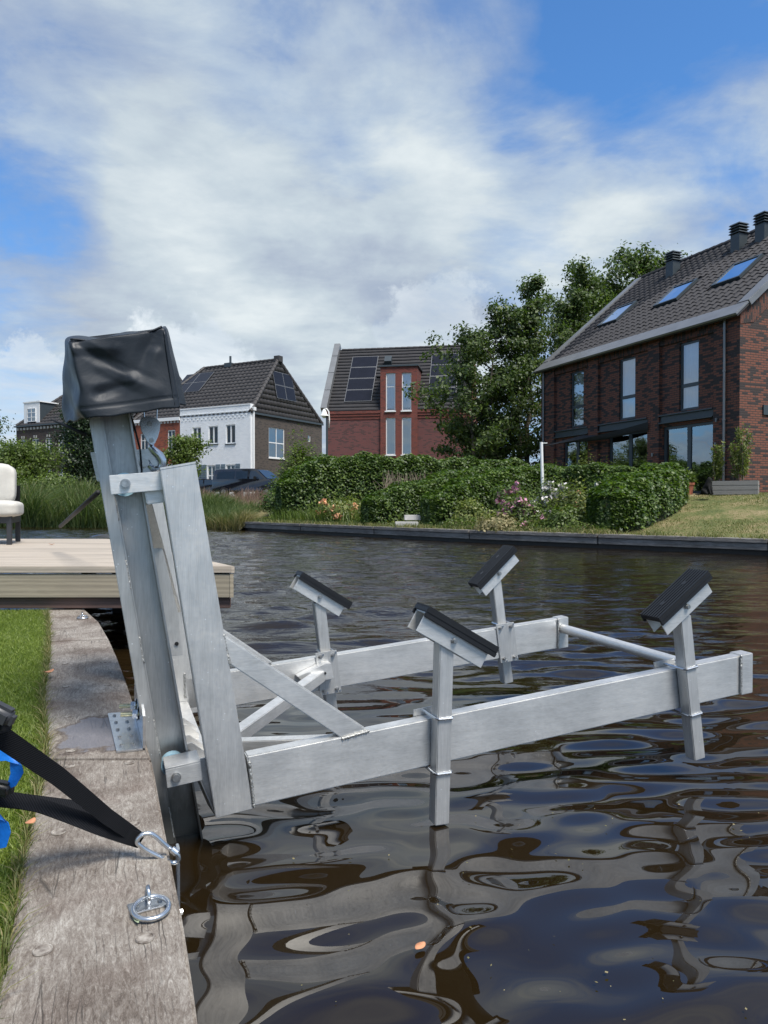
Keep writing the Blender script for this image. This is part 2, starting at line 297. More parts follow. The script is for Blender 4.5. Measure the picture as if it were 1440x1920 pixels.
# ---------------------------------------------------------------- builders
WM = {}
def link(o, parent=None, wm=None):
    COL.objects.link(o)
    if parent is not None: o.parent = parent
    WM[o.name] = wm if wm is not None else (WM[parent.name].copy() if parent is not None else Matrix.Identity(4))
    return o
def thing(name, label, cat, loc=(0, 0, 0), rz=0.0, group=None):
    o = bpy.data.objects.new(name, None); o.empty_display_size = .2
    o.location = loc; o.rotation_euler = (0, 0, rz)
    link(o, None, Matrix.Translation(Vector(loc)) @ Matrix.Rotation(rz, 4, 'Z'))
    o['label'] = label; o['category'] = cat
    if group: o['group'] = group
    return o
def tag(o, label, cat, group=None):
    o['label'] = label; o['category'] = cat
    if group: o['group'] = group
    return o
def struct(name, parent_loc=(0, 0, 0), rz=0.0):
    o = bpy.data.objects.new(name, None); o.location = parent_loc; o.rotation_euler = (0, 0, rz)
    link(o, None, Matrix.Translation(Vector(parent_loc)) @ Matrix.Rotation(rz, 4, 'Z')); o['kind'] = 'structure'; return o
class MB:
    def __init__(s): s.v = []; s.f = []
    def add(s, vs, fs):
        k = len(s.v); s.v += [Vector(p) for p in vs]; s.f += [tuple(i+k for i in f) for f in fs]; return s
    def hexa(s, p): return s.add(p, [(0, 3, 2, 1), (4, 5, 6, 7), (0, 1, 5, 4), (1, 2, 6, 5), (2, 3, 7, 6), (3, 0, 4, 7)])
    def box(s, x0, x1, y0, y1, z0, z1, fr=None):
        p = [(x0, y0, z0), (x1, y0, z0), (x1, y1, z0), (x0, y1, z0), (x0, y0, z1), (x1, y0, z1), (x1, y1, z1), (x0, y1, z1)]
        return s.hexa([fr(*q) for q in p] if fr else p)
    def bar(s, p0, p1, side, a, b):      # bar from p0 to p1, width a along 'side', b across
        p0, p1 = Vector(p0), Vector(p1); d = (p1-p0).normalized(); u = Vector(side); u = (u-d*u.dot(d)).normalized(); w_ = d.cross(u)
        q = [p+u*(i*a/2)+w_*(j*b/2) for p in (p0, p1) for i, j in ((-1, -1), (1, -1), (1, 1), (-1, 1))]
        return s.hexa(q)
    def quad(s, a, b, c, d): return s.add([a, b, c, d], [(0, 1, 2, 3)])
    def tube(s, pts, r, n=8, cap=True, closed=False):
        pts = [Vector(p) for p in pts]; m = len(pts); k = len(s.v)
        rr = r if isinstance(r, (list, tuple)) else [r]*m
        up = None
        for i, p in enumerate(pts):
            if closed: d = pts[(i+1) % m]-pts[i-1]
            else: d = pts[min(i+1, m-1)]-pts[max(i-1, 0)]
            d = d.normalized()
            if up is None: up = d.orthogonal().normalized()
            up = (up-d*up.dot(d)); up = up.normalized() if up.length > 1e-6 else d.orthogonal().normalized()
            w_ = d.cross(up)
            for j in range(n):
                t_ = 2*math.pi*j/n; s.v.append(p+(up*math.cos(t_)+w_*math.sin(t_))*rr[i])
        for i in range(m if closed else m-1):
            i2 = (i+1) % m
            for j in range(n): s.f.append((k+i*n+j, k+i2*n+j, k+i2*n+(j+1) % n, k+i*n+(j+1) % n)[::-1])
        if cap and not closed: s.f.append(tuple(k+j for j in range(n))); s.f.append(tuple(k+(m-1)*n+j for j in range(n))[::-1])
        return s
    def cyl(s, c, ax, r, h, n=16, r2=None):
        c = Vector(c); ax = Vector(ax).normalized(); return s.tube([c-ax*h/2, c+ax*h/2], [r, r if r2 is None else r2], n)
    def prism(s, poly, ax):
        ax = Vector(ax); n = len(poly); p = [Vector(q) for q in poly]
        return s.add(p+[q+ax for q in p], [tuple(range(n))[::-1], tuple(range(n, 2*n))]+[(i, (i+1) % n, n+(i+1) % n, n+i) for i in range(n)])
    def blobsphere(s, c, r, n=8, sc=(1, 1, 1)):
        k = len(s.v); c = Vector(c); m = n//2+1
        for i in range(m+1):
            a = math.pi*i/m
            for j in range(n):
                b = 2*math.pi*j/n; s.v.append(c+Vector((math.sin(a)*math.cos(b)*sc[0], math.sin(a)*math.sin(b)*sc[1], math.cos(a)*sc[2]))*r)
        for i in range(m):
            for j in range(n): s.f.append((k+i*n+j, k+(i+1)*n+j, k+(i+1)*n+(j+1) % n, k+i*n+(j+1) % n))
        return s
    def build(s, name, m, parent=None, bevel=0.0, smooth=False, fix=True, seg=2):
        inv = (WM[parent.name].inverted() if parent is not None else Matrix.Identity(4))
        me = bpy.data.meshes.new(name); me.from_pydata([inv @ v for v in s.v], [], s.f)
        if bevel or fix:
            bm = bmesh.new(); bm.from_mesh(me)
            if fix: bmesh.ops.recalc_face_normals(bm, faces=bm.faces)
            if bevel:
                es = [e for e in bm.edges if len(e.link_faces) == 2 and e.calc_face_angle(0) > .6]
                bmesh.ops.bevel(bm, geom=es, offset=bevel, segments=seg, affect='EDGES', clamp_overlap=True)
            bm.to_mesh(me); bm.free()
        if smooth or bevel:
            me.polygons.foreach_set('use_smooth', [True]*len(me.polygons))
            if bevel or smooth == 'auto':
                try: me.set_sharp_from_angle(angle=math.radians(38))
                except Exception: pass
        me.materials.append(M[m]); o = bpy.data.objects.new(name, me); return link(o, parent)
def npmesh(name, V, F, m, parent=None, smooth=False):
    """V (n,3), F (k,c) numpy -> object"""
    inv = np.array(WM[parent.name].inverted()) if parent is not None else np.eye(4)
    V = V @ inv[:3, :3].T + inv[:3, 3]
    me = bpy.data.meshes.new(name); n, c = F.shape
    me.vertices.add(len(V)); me.vertices.foreach_set('co', V.astype(np.float32).ravel())
    me.loops.add(n*c); me.loops.foreach_set('vertex_index', F.astype(np.int32).ravel())
    me.polygons.add(n); me.polygons.foreach_set('loop_start', np.arange(0, n*c, c, dtype=np.int32))
    if smooth: me.polygons.foreach_set('use_smooth', np.ones(n, dtype=bool))
    me.update(calc_edges=True); me.materials.append(M[m])
    o = bpy.data.objects.new(name, me); return link(o, parent)
def leaves(P, size, up=.3, aspect=.62, r=rng, N=None, w=1.1):
    """leaf-shaped quads at points P, facing roughly along N (the outside of the crown)"""
    n = len(P); b = r.normal(size=(n, 3)); b /= np.linalg.norm(b, axis=1)[:, None]
    if N is not None:
        q = N/(np.linalg.norm(N, axis=1)[:, None]+1e-6); b = b*.75+q*w+np.array([0, 0, up*.6]); b /= np.linalg.norm(b, axis=1)[:, None]+1e-9
    a = np.cross(b, r.normal(size=(n, 3))); a /= np.linalg.norm(a, axis=1)[:, None]+1e-9; nn = np.cross(b, a)
    s = (size*r.uniform(.45, 1.5, n))[:, None]
    V = np.stack([P-a*s*.5, P+nn*s*aspect*.5, P+a*s*.5, P-nn*s*aspect*.5], 1).reshape(-1, 3)
    return V, np.arange(4*n).reshape(-1, 4)
def blades(P, h, wd, lean, r=rng, dirx=0.0):
    n = len(P); th = r.uniform(0, 2*np.pi, n); side = np.stack([np.cos(th), np.sin(th), np.zeros(n)], 1)*(wd*r.uniform(.6, 1.2, n))[:, None]/2
    H = (h*r.uniform(.45, 1.15, n))[:, None]; ph = r.uniform(0, 2*np.pi, n)
    L = np.stack([np.cos(ph)+dirx, np.sin(ph), np.zeros(n)], 1)*H*(np.abs(r.normal(lean, lean*.6, n)))[:, None]
    z = np.array([[0, 0, 1.0]])
    b = P; m_ = P+z*H*.6+L*.35; t_ = P+z*H*.92+L
    V = np.stack([b-side, b+side, m_+side*.7, m_-side*.7, t_], 1).reshape(-1, 3)
    k = np.arange(n)[:, None]*5
    F = np.concatenate([k+np.array([[0, 1, 2]]), k+np.array([[0, 2, 3]]), k+np.array([[3, 2, 4]])], 0)
    return V, F
def GZ(x, y, z):
    r = ray(x, y); t_ = (z-EYE)/r.z; return Vector((0, 0, EYE))+r*t_
def AT(x, y, Y):
    r = ray(x, y); return Vector((0, 0, EYE))+r*(Y/r.y)
# lift frame: s = out over the water, a = along the quay, h = height above the water
eo = Vector((.934, .358, 0)).normalized(); ea = Vector((-eo.y, eo.x, 0)); Z = Vector((0, 0, 1))
QA = math.atan2(eo.y, eo.x)
def L(s, a, h): return eo*s+ea*a+Z*h
def LP(x, y, a):
    r = ray(x, y); t_ = a/r.dot(ea); p = Vector((0, 0, EYE))+r*t_; return p.dot(eo), p.z

# ---------------------------------------------------------------- ground and water
QZ = .33
SH = [(-60, 31.5), (-30, 31), (-16.2, 30.4), (-9.5, 29.2), (-6.85, 28.0), (-5.35, 26.7), (-5.2, 26.62), (2.22, 18.74), (7.61, 14.25), (16, 7.2), (40, -14), (80, -50)]
def resample(pts, step):
    out = []
    for (x0, y0), (x1, y1) in zip(pts[:-1], pts[1:]):
        n = max(1, int(math.hypot(x1-x0, y1-y0)/step))
        out += [(x0+(x1-x0)*i/n, y0+(y1-y0)*i/n) for i in range(n)]
    return out+[pts[-1]]
SHR = np.array(resample(SH, 1.0)); A0 = np.array(SH[:-1]); A1 = np.array(SH[1:])
def shore_d(x, y):
    p = np.stack([np.asarray(x, float), np.asarray(y, float)], -1)[..., None, :]
    d = A1-A0; t_ = np.clip(((p-A0)*d).sum(-1)/(d*d).sum(-1), 0, 1)
    q = A0+t_[..., None]*d; return np.sqrt(((p-q)**2).sum(-1)).min(-1)
def sm(t_): t_ = np.clip(t_, 0, 1); return t_*t_*(3-2*t_)
def bank_z(x, y):
    d = shore_d(x, y); x = np.asarray(x, float)
    nat = sm((-4.9-x)/.8); z0 = .31*(1-nat)-.12*nat
    return z0+(1.32-z0)*sm((d-.15)/7.3)
# far bank sheet
offs = [0.02, .3, .6, 1, 1.5, 2, 2.6, 3.2, 4, 5, 6, 7, 8.5, 10, 13, 17, 22, 30, 45, 70, 120, 250, 600, 1500]
tg = np.gradient(SHR, axis=0); tg /= np.linalg.norm(tg, axis=1)[:, None]
for _ in range(12): tg[1:-1] = (tg[:-2]+tg[1:-1]*2+tg[2:])/4
tg /= np.linalg.norm(tg, axis=1)[:, None]; nm = np.stack([-tg[:, 1], tg[:, 0]], 1); nm[nm[:, 1] < 0] *= -1
V = []; n0 = len(SHR)
for d in offs:
    q = SHR+nm*d; zz_ = bank_z(q[:, 0], q[:, 1]) if d < 60 else np.full(n0, 1.3)
    V.append(np.stack([q[:, 0], q[:, 1], zz_+rng.normal(0, .012, n0)*(d < 60)], 1))
V = np.concatenate(V); F = []
for i in range(len(offs)-1):
    for j in range(n0-1): F.append((i*n0+j, i*n0+j+1, (i+1)*n0+j+1, (i+1)*n0+j))
o = npmesh('far_bank_ground', V, np.array(F), 'bank', smooth=True); o['kind'] = 'structure'
# street in front of the far houses
st = MB(); zS = 1.335
st.quad((-70, 46, zS), (3, 44.5, zS), (3, 48.5, zS), (-70, 62, zS))
o = st.build('street', 'road'); o['kind'] = 'structure'
# water: one sheet, fan shaped grid, displaced by swell and ripples near the camera
ys = np.concatenate([[-40, -8, -1, .1], .35*np.exp(np.linspace(0, math.log(160/.35), 1080))]); ts = np.linspace(-.95, .95, 640)
Y = np.repeat(ys[:, None], len(ts), 1); X = np.maximum(Y, .35)*ts[None, :]
ex = np.array([.6, 2, 6, 25, 300]); yc_ = np.maximum(ys, .35)[:, None]*.95
X = np.concatenate([-(yc_+ex[::-1][None, :]), X, yc_+ex[None, :]], 1); Y = np.repeat(ys[:, None], X.shape[1], 1)
rw = np.random.default_rng(11)
def waves(lmin, lmax, n, slope, spread, rot):
    out = np.zeros_like(X); lam = np.exp(rw.uniform(math.log(lmin), math.log(lmax), n))
    for l in lam:
        th = math.pi/2+rot+rw.normal(0, spread); k = 2*math.pi/l; amp = slope/k/math.sqrt(n/2)
        out += amp*np.sin(k*(X*math.cos(th)+Y*math.sin(th))+rw.uniform(0, 6.28))
    return out
W1 = waves(.14, .44, 30, .064, .42, .16); W2 = waves(.14, .36, 24, .19, .28, .08); W3 = waves(.08, .15, 14, .06, .40, .0); W4 = waves(.42, 1.15, 20, .085, .40, .08)
env = sm((Y-1.7-.40*np.clip(-X+.3, -1, 2))/2.4); env3 = sm((Y-3.3)/3)
patch = .6+.4*np.sin(X*1.1+Y*.55)*np.sin(Y*.9-X*.4+1)
Zw = W1*(1-.6*env)*sm((26-Y)/8)+W4*sm((Y-3.0)/3.5)*sm((34-Y)/10)*(.75+.4*np.sin(X*.5+Y*.23)*np.sin(Y*.31+1))*(2.1-1.25*sm((X-.10*Y+1.2)/2.6))+(W2*(.035+.9*env)*patch+W3*env3*patch)*sm((13-Y)/6)
cell = np.gradient(Y, axis=0); Zw *= (Y > .3)*(1-.35*sm((X-.12*Y+.3)/2.4)*sm((Y-3.2)/1.5))
Zw[:, :5] = 0; Zw[:, -5:] = 0
V = np.stack([X, Y, Zw], -1).reshape(-1, 3); nx = X.shape[1]
ii, jj = np.meshgrid(np.arange(len(ys)-1), np.arange(nx-1), indexing='ij'); k0 = (ii*nx+jj).ravel()
o = npmesh('canal_water', V, np.stack([k0, k0+1, k0+nx+1, k0+nx], 1), 'water', smooth=True); o['kind'] = 'structure'
# canal bed, below the sheet
o = MB().quad((-300, -60, -1.4), (300, -60, -1.4), (300, 400, -1.4), (-300, 400, -1.4)).build('canal_bed', 'earth'); o['kind'] = 'structure'

# ---------------------------------------------------------------- near quay
QR = [(-.12, .60), (-.275, 1.047), (-.361, 1.281), (-.428, 1.449), (-.533, 1.716), (-.662, 2.05), (-.86, 2.50), (-1.02, 2.866), (-1.26, 3.40), (-1.494, 3.90), (-1.79, 4.50), (-2.12, 5.06)]
QL = [(-.42, .56), (-.60, 1.12), (-.674, 1.307), (-.735, 1.45), (-.83, 1.69), (-.965, 2.05), (-1.16, 2.46), (-1.33, 2.80), (-1.57, 3.36), (-1.79, 3.84), (-2.03, 4.36), (-2.36, 5.02)]
quay = struct('quay_edge', (0, 0, QZ), QA)
def lerp2(a, b, t_): return Vector((a[0]+(b[0]-a[0])*t_, a[1]+(b[1]-a[1])*t_, 0))
def along(poly, y):
    for a, b in zip(poly[:-1], poly[1:]):
        if a[1] <= y <= b[1]: return lerp2(a, b, (y-a[1])/(b[1]-a[1]))
    return Vector((*poly[-1], 0))
def plank(i0, e0, i1, e1):
    # i = parameter 0..11 along both rims; gaps at the joints
    n = 2+int((i1-i0)*2); m = MB(); rows = []
    for k in range(n+1):
        u = i0+e0+(i1-i0-e0-e1)*k/n; j = min(int(u), len(QR)-2); f_ = u-j
        rows.append((lerp2(QL[j], QL[j+1], f_), lerp2(QR[j], QR[j+1], f_)))
    for (l, r) in rows:
        for (p, zt) in ((l, 0), (r, 0)): m.v.append(Vector((p.x, p.y, QZ)))
        for (p, zt) in ((l, 0), (r, 0)): m.v.append(Vector((p.x, p.y, QZ-.085)))
    for k in range(n):
        b = 4*k; m.f += [(b, b+1, b+5, b+4), (b+2, b+6, b+7, b+3), (b+1, b+3, b+7, b+5), (b, b+4, b+6, b+2)]
    b = 4*n; m.f += [(0, 2, 3, 1), (b, b+1, b+3, b+2)]
    return m.build('plank', 'quaywood', quay, bevel=.006)
plank(0, 0, 5.08, .012); plank(5.08, .0, 9.0, .004); plank(9.0, .004, 11, 0)
m = MB()
for a, b in zip(QR[:-1], QR[1:]):
    d = Vector((b[0]-a[0], b[1]-a[1], 0)); n_ = Vector((d.y, -d.x, 0)).normalized(); k = max(1, int(d.length/.14))
    for i in range(k):
        p = Vector((*a, 0))+d*(i/k)-n_*.05; q = Vector((*a, 0))+d*((i+.96)/k)-n_*.05
        m.hexa([p+Z*-1, q+Z*-1, q-n_*.04+Z*-1, p-n_*.04+Z*-1, p+Z*.24, q+Z*.24, q-n_*.04+Z*.24, p-n_*.04+Z*.24])
m.build('piling', 'piling', quay)
for (x, y) in [(80, 1783), (272, 1760), (110, 1561), (131, 1437), (243, 1431), (133, 1408), (128, 1344), (123, 1288), (203, 1285), (122, 1245), (194, 1242), (250, 1548)]:
    p = GZ(x, y, QZ); r = .0125 if y < 1450 else .0145
    mb = MB(); c = p+Z*.0015
    mb.tube([c+Vector((math.cos(t_)*r, math.sin(t_)*r, 0)) for t_ in np.linspace(0, 2*math.pi, 18)[:-1]], .0018, 5, closed=True)
    mb.cyl(p+Z*.0006, Z, r*.95, .0016, 18)
    mb.build('bolt_plug', 'plug', quay, smooth='auto')
# lawn on the near side
lw = MB()
LE = [(x-.002, y) for x, y in QL]
gx = []
for (x, y) in LE: gx.append([Vector((x, y, QZ-.02)), Vector((x-.25, y-.08, QZ-.015)), Vector((x-.8, y-.2, QZ-.01)), Vector((x-2.2, y-.5, QZ)), Vector((-9, y-1, QZ)), Vector((-60, y-3, QZ))])
gx.insert(0, [Vector((-.25, -3, QZ-.02)), Vector((-.5, -3, QZ-.02)), Vector((-1, -3, QZ)), Vector((-3, -3, QZ)), Vector((-9, -3, QZ)), Vector((-60, -3, QZ))])
gx.insert(0, [Vector((4, -40, QZ-.02)), Vector((2, -40, QZ-.02)), Vector((0, -40, QZ)), Vector((-3, -40, QZ)), Vector((-9, -40, QZ)), Vector((-60, -40, QZ))])
for r0, r1 in zip(gx[:-1], gx[1:]):
    for k in range(5): lw.quad(r0[k], r0[k+1], r1[k+1], r1[k])
o = lw.build('lawn', 'lawn', smooth=True); o['kind'] = 'structure'
lowedge = MB()
for a, b in zip(LE[:-1], LE[1:]): lowedge.quad((a[0], a[1], QZ-.02), (b[0], b[1], QZ-.02), (b[0], b[1], -1), (a[0], a[1], -1))
o = lowedge.build('bank_edge_soil', 'earth'); o['kind'] = 'structure'
nb = 150000; yy = rng.uniform(.9, 5.0, nb)
LEx = np.interp(yy, [p[1] for p in LE], [p[0] for p in LE])
xx = LEx-np.abs(rng.exponential(.5, nb))*.9-rng.uniform(-.012, .03, nb)
keep = (xx > -.62*yy-.1) & (xx > -3.2); xx = xx[keep]; yy = yy[keep]
V, F = blades(np.stack([xx, yy, np.full(len(xx), QZ-.018)], 1), .027, .0032, .55)
o = npmesh('lawn_grass', V, F, 'grass'); o['kind'] = 'stuff'
ne = 2600; yy = rng.uniform(.9, 4.9, ne); xx = np.interp(yy, [p[1] for p in LE], [p[0] for p in LE])+rng.normal(-.004, .006, ne)
V, F = blades(np.stack([xx, yy, np.full(ne, QZ-.01)], 1), .045, .003, .9)
o = npmesh('edge_grass', V, F, 'dgrass'); o['kind'] = 'stuff'

# ---------------------------------------------------------------- far quay
fq = struct('far_quay', (0, 0, .33), math.atan2(-7.85, 7.42))
FQ = [(-5.25, 26.68), (-2.8, 24.1), (-.3, 21.4), (2.22, 18.74), (4.9, 16.5), (7.61, 14.25), (10.5, 11.85), (13.4, 9.4), (16.3, 6.9)]
for a, b in zip(FQ[:-1], FQ[1:]):
    a = Vector((*a, 0)); b = Vector((*b, 0)); d = (b-a).normalized(); n_ = Vector((-d.y, d.x, 0)); n_ = n_ if n_.y > 0 else -n_
    a2 = a+d*.012; b2 = b-d*.012
    MB().hexa([a2-n_*.03+Z*.245, b2-n_*.03+Z*.245, b2+n_*.30+Z*.245, a2+n_*.30+Z*.245, a2-n_*.03+Z*.33, b2-n_*.03+Z*.33, b2+n_*.30+Z*.33, a2+n_*.30+Z*.33]).build('cap_plank', 'farwood', fq, bevel=.012)
    MB().hexa([a2+Z*.10, b2+Z*.10, b2+n_*.1+Z*.10, a2+n_*.1+Z*.10, a2+Z*.238, b2+Z*.238, b2+n_*.1+Z*.238, a2+n_*.1+Z*.238]).build('fascia_beam', 'farwood', fq, bevel=.01)
    MB().hexa([a+n_*.10-Z*1, b+n_*.10-Z*1, b+n_*.16-Z*1, a+n_*.16-Z*1, a+n_*.10+Z*.2, b+n_*.10+Z*.2, b+n_*.16+Z*.2, a+n_*.16+Z*.2]).build('piling', 'piling', fq)

# ---------------------------------------------------------------- houses
class HF:       # house frame: x along the facade, y inward, z up
    def __init__(s, P, dx, name, label, cat='house'):
        s.P = Vector((P[0], P[1], 0)); s.dx = Vector((dx[0], dx[1], 0)).normalized()
        s.dy = Vector((-s.dx.y, s.dx.x, 0))
        if s.dy.y < 0: s.dy = -s.dy
        s.o = thing(name, label, cat, s.P, math.atan2(s.dx.y, s.dx.x))
    def __call__(s, x, y, z): return s.P+s.dx*x+s.dy*y+Z*z
    def turn(s, x, y, dirv):  # second facade: frame whose x runs along dy
        h = HF.__new__(HF); h.P = s(x, y, 0); h.P.z = 0; h.dx = (s.dx*dirv[0]+s.dy*dirv[1]).normalized(); h.dy = Vector((-h.dx.y, h.dx.x, 0)); h.o = s.o
        if len(dirv) > 2 and dirv[2] < 0: h.dy = -h.dy
        return h
def wall(h, x0, x1, z0, z1, holes, m, y=0.0, rev=.12, name='wall', thick=.12, build=True, mb=None):
    mb = mb or MB(); xs = sorted({x0, x1, *[v for q in holes for v in q[:2] if x0 < v < x1]}); zs = sorted({z0, z1, *[v for q in holes for v in q[2:4] if z0 < v < z1]})
    for a, b in zip(xs[:-1], xs[1:]):
        for c, d in zip(zs[:-1], zs[1:]):
            cx, cz = (a+b)/2, (c+d)/2
            if any(q[0] < cx < q[1] and q[2] < cz < q[3] for q in holes): continue
            mb.quad(h(a, y, c), h(b, y, c), h(b, y, d), h(a, y, d))
    for q in holes:
        a, b, c, d = q[:4]
        mb.quad(h(a, y, c), h(b, y, c), h(b, y+rev, c), h(a, y+rev, c)); mb.quad(h(a, y, d), h(b, y, d), h(b, y+rev, d), h(a, y+rev, d))
        mb.quad(h(a, y, c), h(a, y, d), h(a, y+rev, d), h(a, y+rev, c)); mb.quad(h(b, y, c), h(b, y, d), h(b, y+rev, d), h(b, y+rev, c))
    if build: return mb.build(name, m, h.o, fix=False)
    return mb
def window(h, x0, x1, z0, z1, y=.07, fm='whitep', fw=.06, vbars=(), hbars=(), curtain=None, sill=None, name='window', glass_='glass', bw=.04, back=.35):
    mb = MB()
    mb.box(x0, x1, y, y+.06, z0, z0+fw, h); mb.box(x0, x1, y, y+.06, z1-fw, z1, h)
    mb.box(x0, x0+fw, y, y+.06, z0+fw, z1-fw, h); mb.box(x1-fw, x1, y, y+.06, z0+fw, z1-fw, h)
    for v in vbars: mb.box(v-bw/2, v+bw/2, y+.003, y+.055, z0+fw, z1-fw, h)
    for v in hbars: mb.box(x0+fw, x1-fw, y+.006, y+.052, v-bw/2, v+bw/2, h)
    w_ = mb.build(name, fm, h.o)
    xs = [x0+fw, *vbars, x1-fw]; zs = [z0+fw, *hbars, z1-fw]
    for a, b in zip(xs[:-1], xs[1:]):
        for c, d in zip(zs[:-1], zs[1:]):
            t_ = [random.uniform(-.004, .004) for _ in range(3)]
            q4 = [h(a, y+.03+t_[0], c), h(b, y+.03+t_[1], c), h(b, y+.03+t_[2], d), h(a, y+.03+t_[0]+t_[2]-t_[1], d)]
            if (q4[1]-q4[0]).cross(q4[3]-q4[0]).dot(h.dy) > 0: q4 = q4[::-1]
            MB().quad(*q4).build('pane', glass_, w_, fix=False)
    if curtain:
        c0 = MB(); n = 26
        for k in range(n):
            xa = x0+(x1-x0)*k/n; xb = x0+(x1-x0)*(k+1)/n; ya = y+.13+.02*math.sin(k*1.9)+.008*math.sin(k*3.3); yb = y+.13+.02*math.sin((k+1)*1.9)+.008*math.sin((k+1)*3.3)
            c0.quad(h(xa, ya, z0), h(xb, yb, z0), h(xb, yb, z1), h(xa, ya, z1))
        c0.build('curtain', curtain, w_, fix=False, smooth=True)
    else:
        MB().quad(h(x0-.2, y+back, z0-.2), h(x1+.2, y+back, z0-.2), h(x1+.2, y+back, z1+.2), h(x0-.2, y+back, z1+.2)).build('room', 'inside', w_, fix=False)
    if sill: MB().box(x0-.05, x1+.05, -.06, .10, z0-.07, z0-.002, h).build('sill', sill, w_)
    return w_
def roofgrid(O, u, v, vlen, umin, umax, tw, th, amp, step, mname, parent, name='roof_tile', du=4):
    """rows of wavy overlapping tiles on a roof plane"""
    n = u.cross(v).normalized(); n = n if n.z > 0 else -n; V = []; F = []
    rows = int(math.ceil(vlen/th))
    for i in range(rows):
        v0 = i*th; v1 = min(vlen, v0+th*1.02); ua, ub = umin((v0+v1)/2), umax((v0+v1)/2)
        if ub-ua < .05: continue
        k = max(2, int((ub-ua)/tw*du)); us = np.linspace(ua, ub, k+1); w_ = amp*np.sin(us*2*math.pi/tw)
        b = len(V)
        for vv, zo in ((v0, 0.0), (v0, step), (v1, .004)):
            for q, ww in zip(us, w_): V.append(O+u*q+v*vv+n*(zo+(ww if zo != 0.0 else -.01)))
        for r in range(2):
            for j in range(k): F.append((b+r*(k+1)+j, b+r*(k+1)+j+1, b+(r+1)*(k+1)+j+1, b+(r+1)*(k+1)+j))
    return npmesh(name, np.array([tuple(p) for p in V]), np.array(F), mname, parent)
def ridge(mb, a, b, r, seg):
    a = Vector(a); b = Vector(b); n = max(1, int((b-a).length/seg)); d = (b-a)/n
    for i in range(n): mb.tube([a+d*i, a+d*(i+1.06)], [r*1.08, r*.9], 8)

# -- right house (three terraced units of dark mottled brick)
R = HF((10.74, 21.8), (-.375, .927), 'brick_house', 'dark red brick house with grey tiled roof, skylights and tall windows at right')
wins = [(1.70, 2.54), (4.65, 5.52), (7.62, 8.46)]; EZ = 6.89; HD = 5.36; RISE = 4.45
doors = [(1.05, 3.30), (3.94, 6.11), (7.24, 8.92)]
holes = [(a, b, 4.10, 6.36) for a, b in wins]+[(a, b, 1.3, 3.64) for a, b in doors]
mb = MB()
bays = [(1.0, 3.35), (3.90, 6.60), (7.19, 9.45)]; pil = [(0, 1.0), (3.35, 3.90), (6.60, 7.19), (9.45, 10.38)]
for a, b in bays:
    wall(R, a, b, .9, 6.42, [q for q in holes if a <= q[0] and q[1] <= b+.01], 'brick_r', y=.12, build=False, mb=mb)
for a, b in pil:
    mb.quad(R(a, 0, .9), R(b, 0, .9), R(b, 0, EZ), R(a, 0, EZ))
    for x in (a, b):
        if 0 < x < 10.3: mb.quad(R(x, 0, .9), R(x, .12, .9), R(x, .12, EZ), R(x, 0, EZ))
# gables
for x in (0, 10.38):
    y0, y1 = 0, 2*HD
    mb.quad(R(x, y0, .9), R(x, y1, .9), R(x, y1, EZ), R(x, y0, EZ)); mb.add([R(x, y0, EZ), R(x, y1, EZ), R(x, HD, EZ+RISE)], [(0, 1, 2)])
mb.quad(R(0, 2*HD, .9), R(10.38, 2*HD, .9), R(10.38, 2*HD, EZ), R(0, 2*HD, EZ))
mb.build('wall', 'brick_r', R.o, fix=False)
for a, b in bays:
    m2 = MB(); m2.quad(R(a, .12, 6.42), R(b, .12, 6.42), R(b, .04, 6.42), R(a, .04, 6.42)); m2.quad(R(a, .04, 6.42), R(b, .04, 6.42), R(b, .04, EZ), R(a, .04, EZ)); m2.build('soldier_course', 'brick_rv', R.o, fix=False)
m2 = MB(); m2.add([R(-.015, 0.0, EZ-.45), R(-.015, 0.0, EZ), R(-.015, HD, EZ+RISE), R(-.015, HD, EZ+RISE-.55), R(-.015, .55, EZ-.45+.1)], [(0, 1, 2, 3, 4)]); m2.build('verge_course', 'brick_rv', R.o, fix=False)
for (a, b) in wins: window(R, a, b, 4.10, 6.36, y=.18, fm='anth', fw=.075, hbars=(4.93,), bw=.12, curtain='curtain')
for i, (a, b) in enumerate(doors):
    c = a+(b-a)*(.5 if i != 1 else .48)
    window(R, a, b, 1.32, 3.64, y=.20, fm='anth', fw=.10, vbars=(c,), bw=.16, curtain=None, name='glass_door', back=1.5)
for a, b in bays:
    m2 = MB(); m2.box(a+.02, b-.02, -.03, .14, 3.74, 3.78, R); m2.box(a+.02, b-.02, .06, .13, 3.78, 4.0, R); m2.box(a+.02, b-.02, -.03, .14, 4.0, 4.04, R); m2.build('steel_beam', 'anth', R.o)
m2 = MB(); m2.box(-.05, .10, .95, 3.0, 3.74, 4.04, R); m2.build('steel_beam', 'anth', R.o)
for x in (.52, 10.14):
    m2 = MB(); m2.tube([R(x, -.06, 1.3), R(x, -.06, 6.85)], .04, 8)
    for z_ in (2.2, 3.6, 5.1, 6.4): m2.cyl(R(x, -.06, z_), Z, .052, .05, 8)
    m2.build('downpipe', 'zinc', R.o, smooth='auto')
uR = R.dx; vR = (R.dy*HD+Z*RISE).normalized(); SL = math.hypot(HD, RISE); nR = uR.cross(vR).normalized(); nR = nR if nR.z > 0 else -nR
E0 = R(0, 0, EZ)
rf = MB(); rf.hexa([E0-vR*.35-uR*.12-nR*.06, E0-vR*.35+uR*10.5-nR*.06, E0+vR*SL+uR*10.5-nR*.06, E0+vR*SL-uR*.12-nR*.06]+[E0-vR*.35-uR*.12, E0-vR*.35+uR*10.5, E0+vR*SL+uR*10.5, E0+vR*SL-uR*.12])
vB = (-R.dy*HD+Z*RISE).normalized(); EB = R(0, 2*HD, EZ)
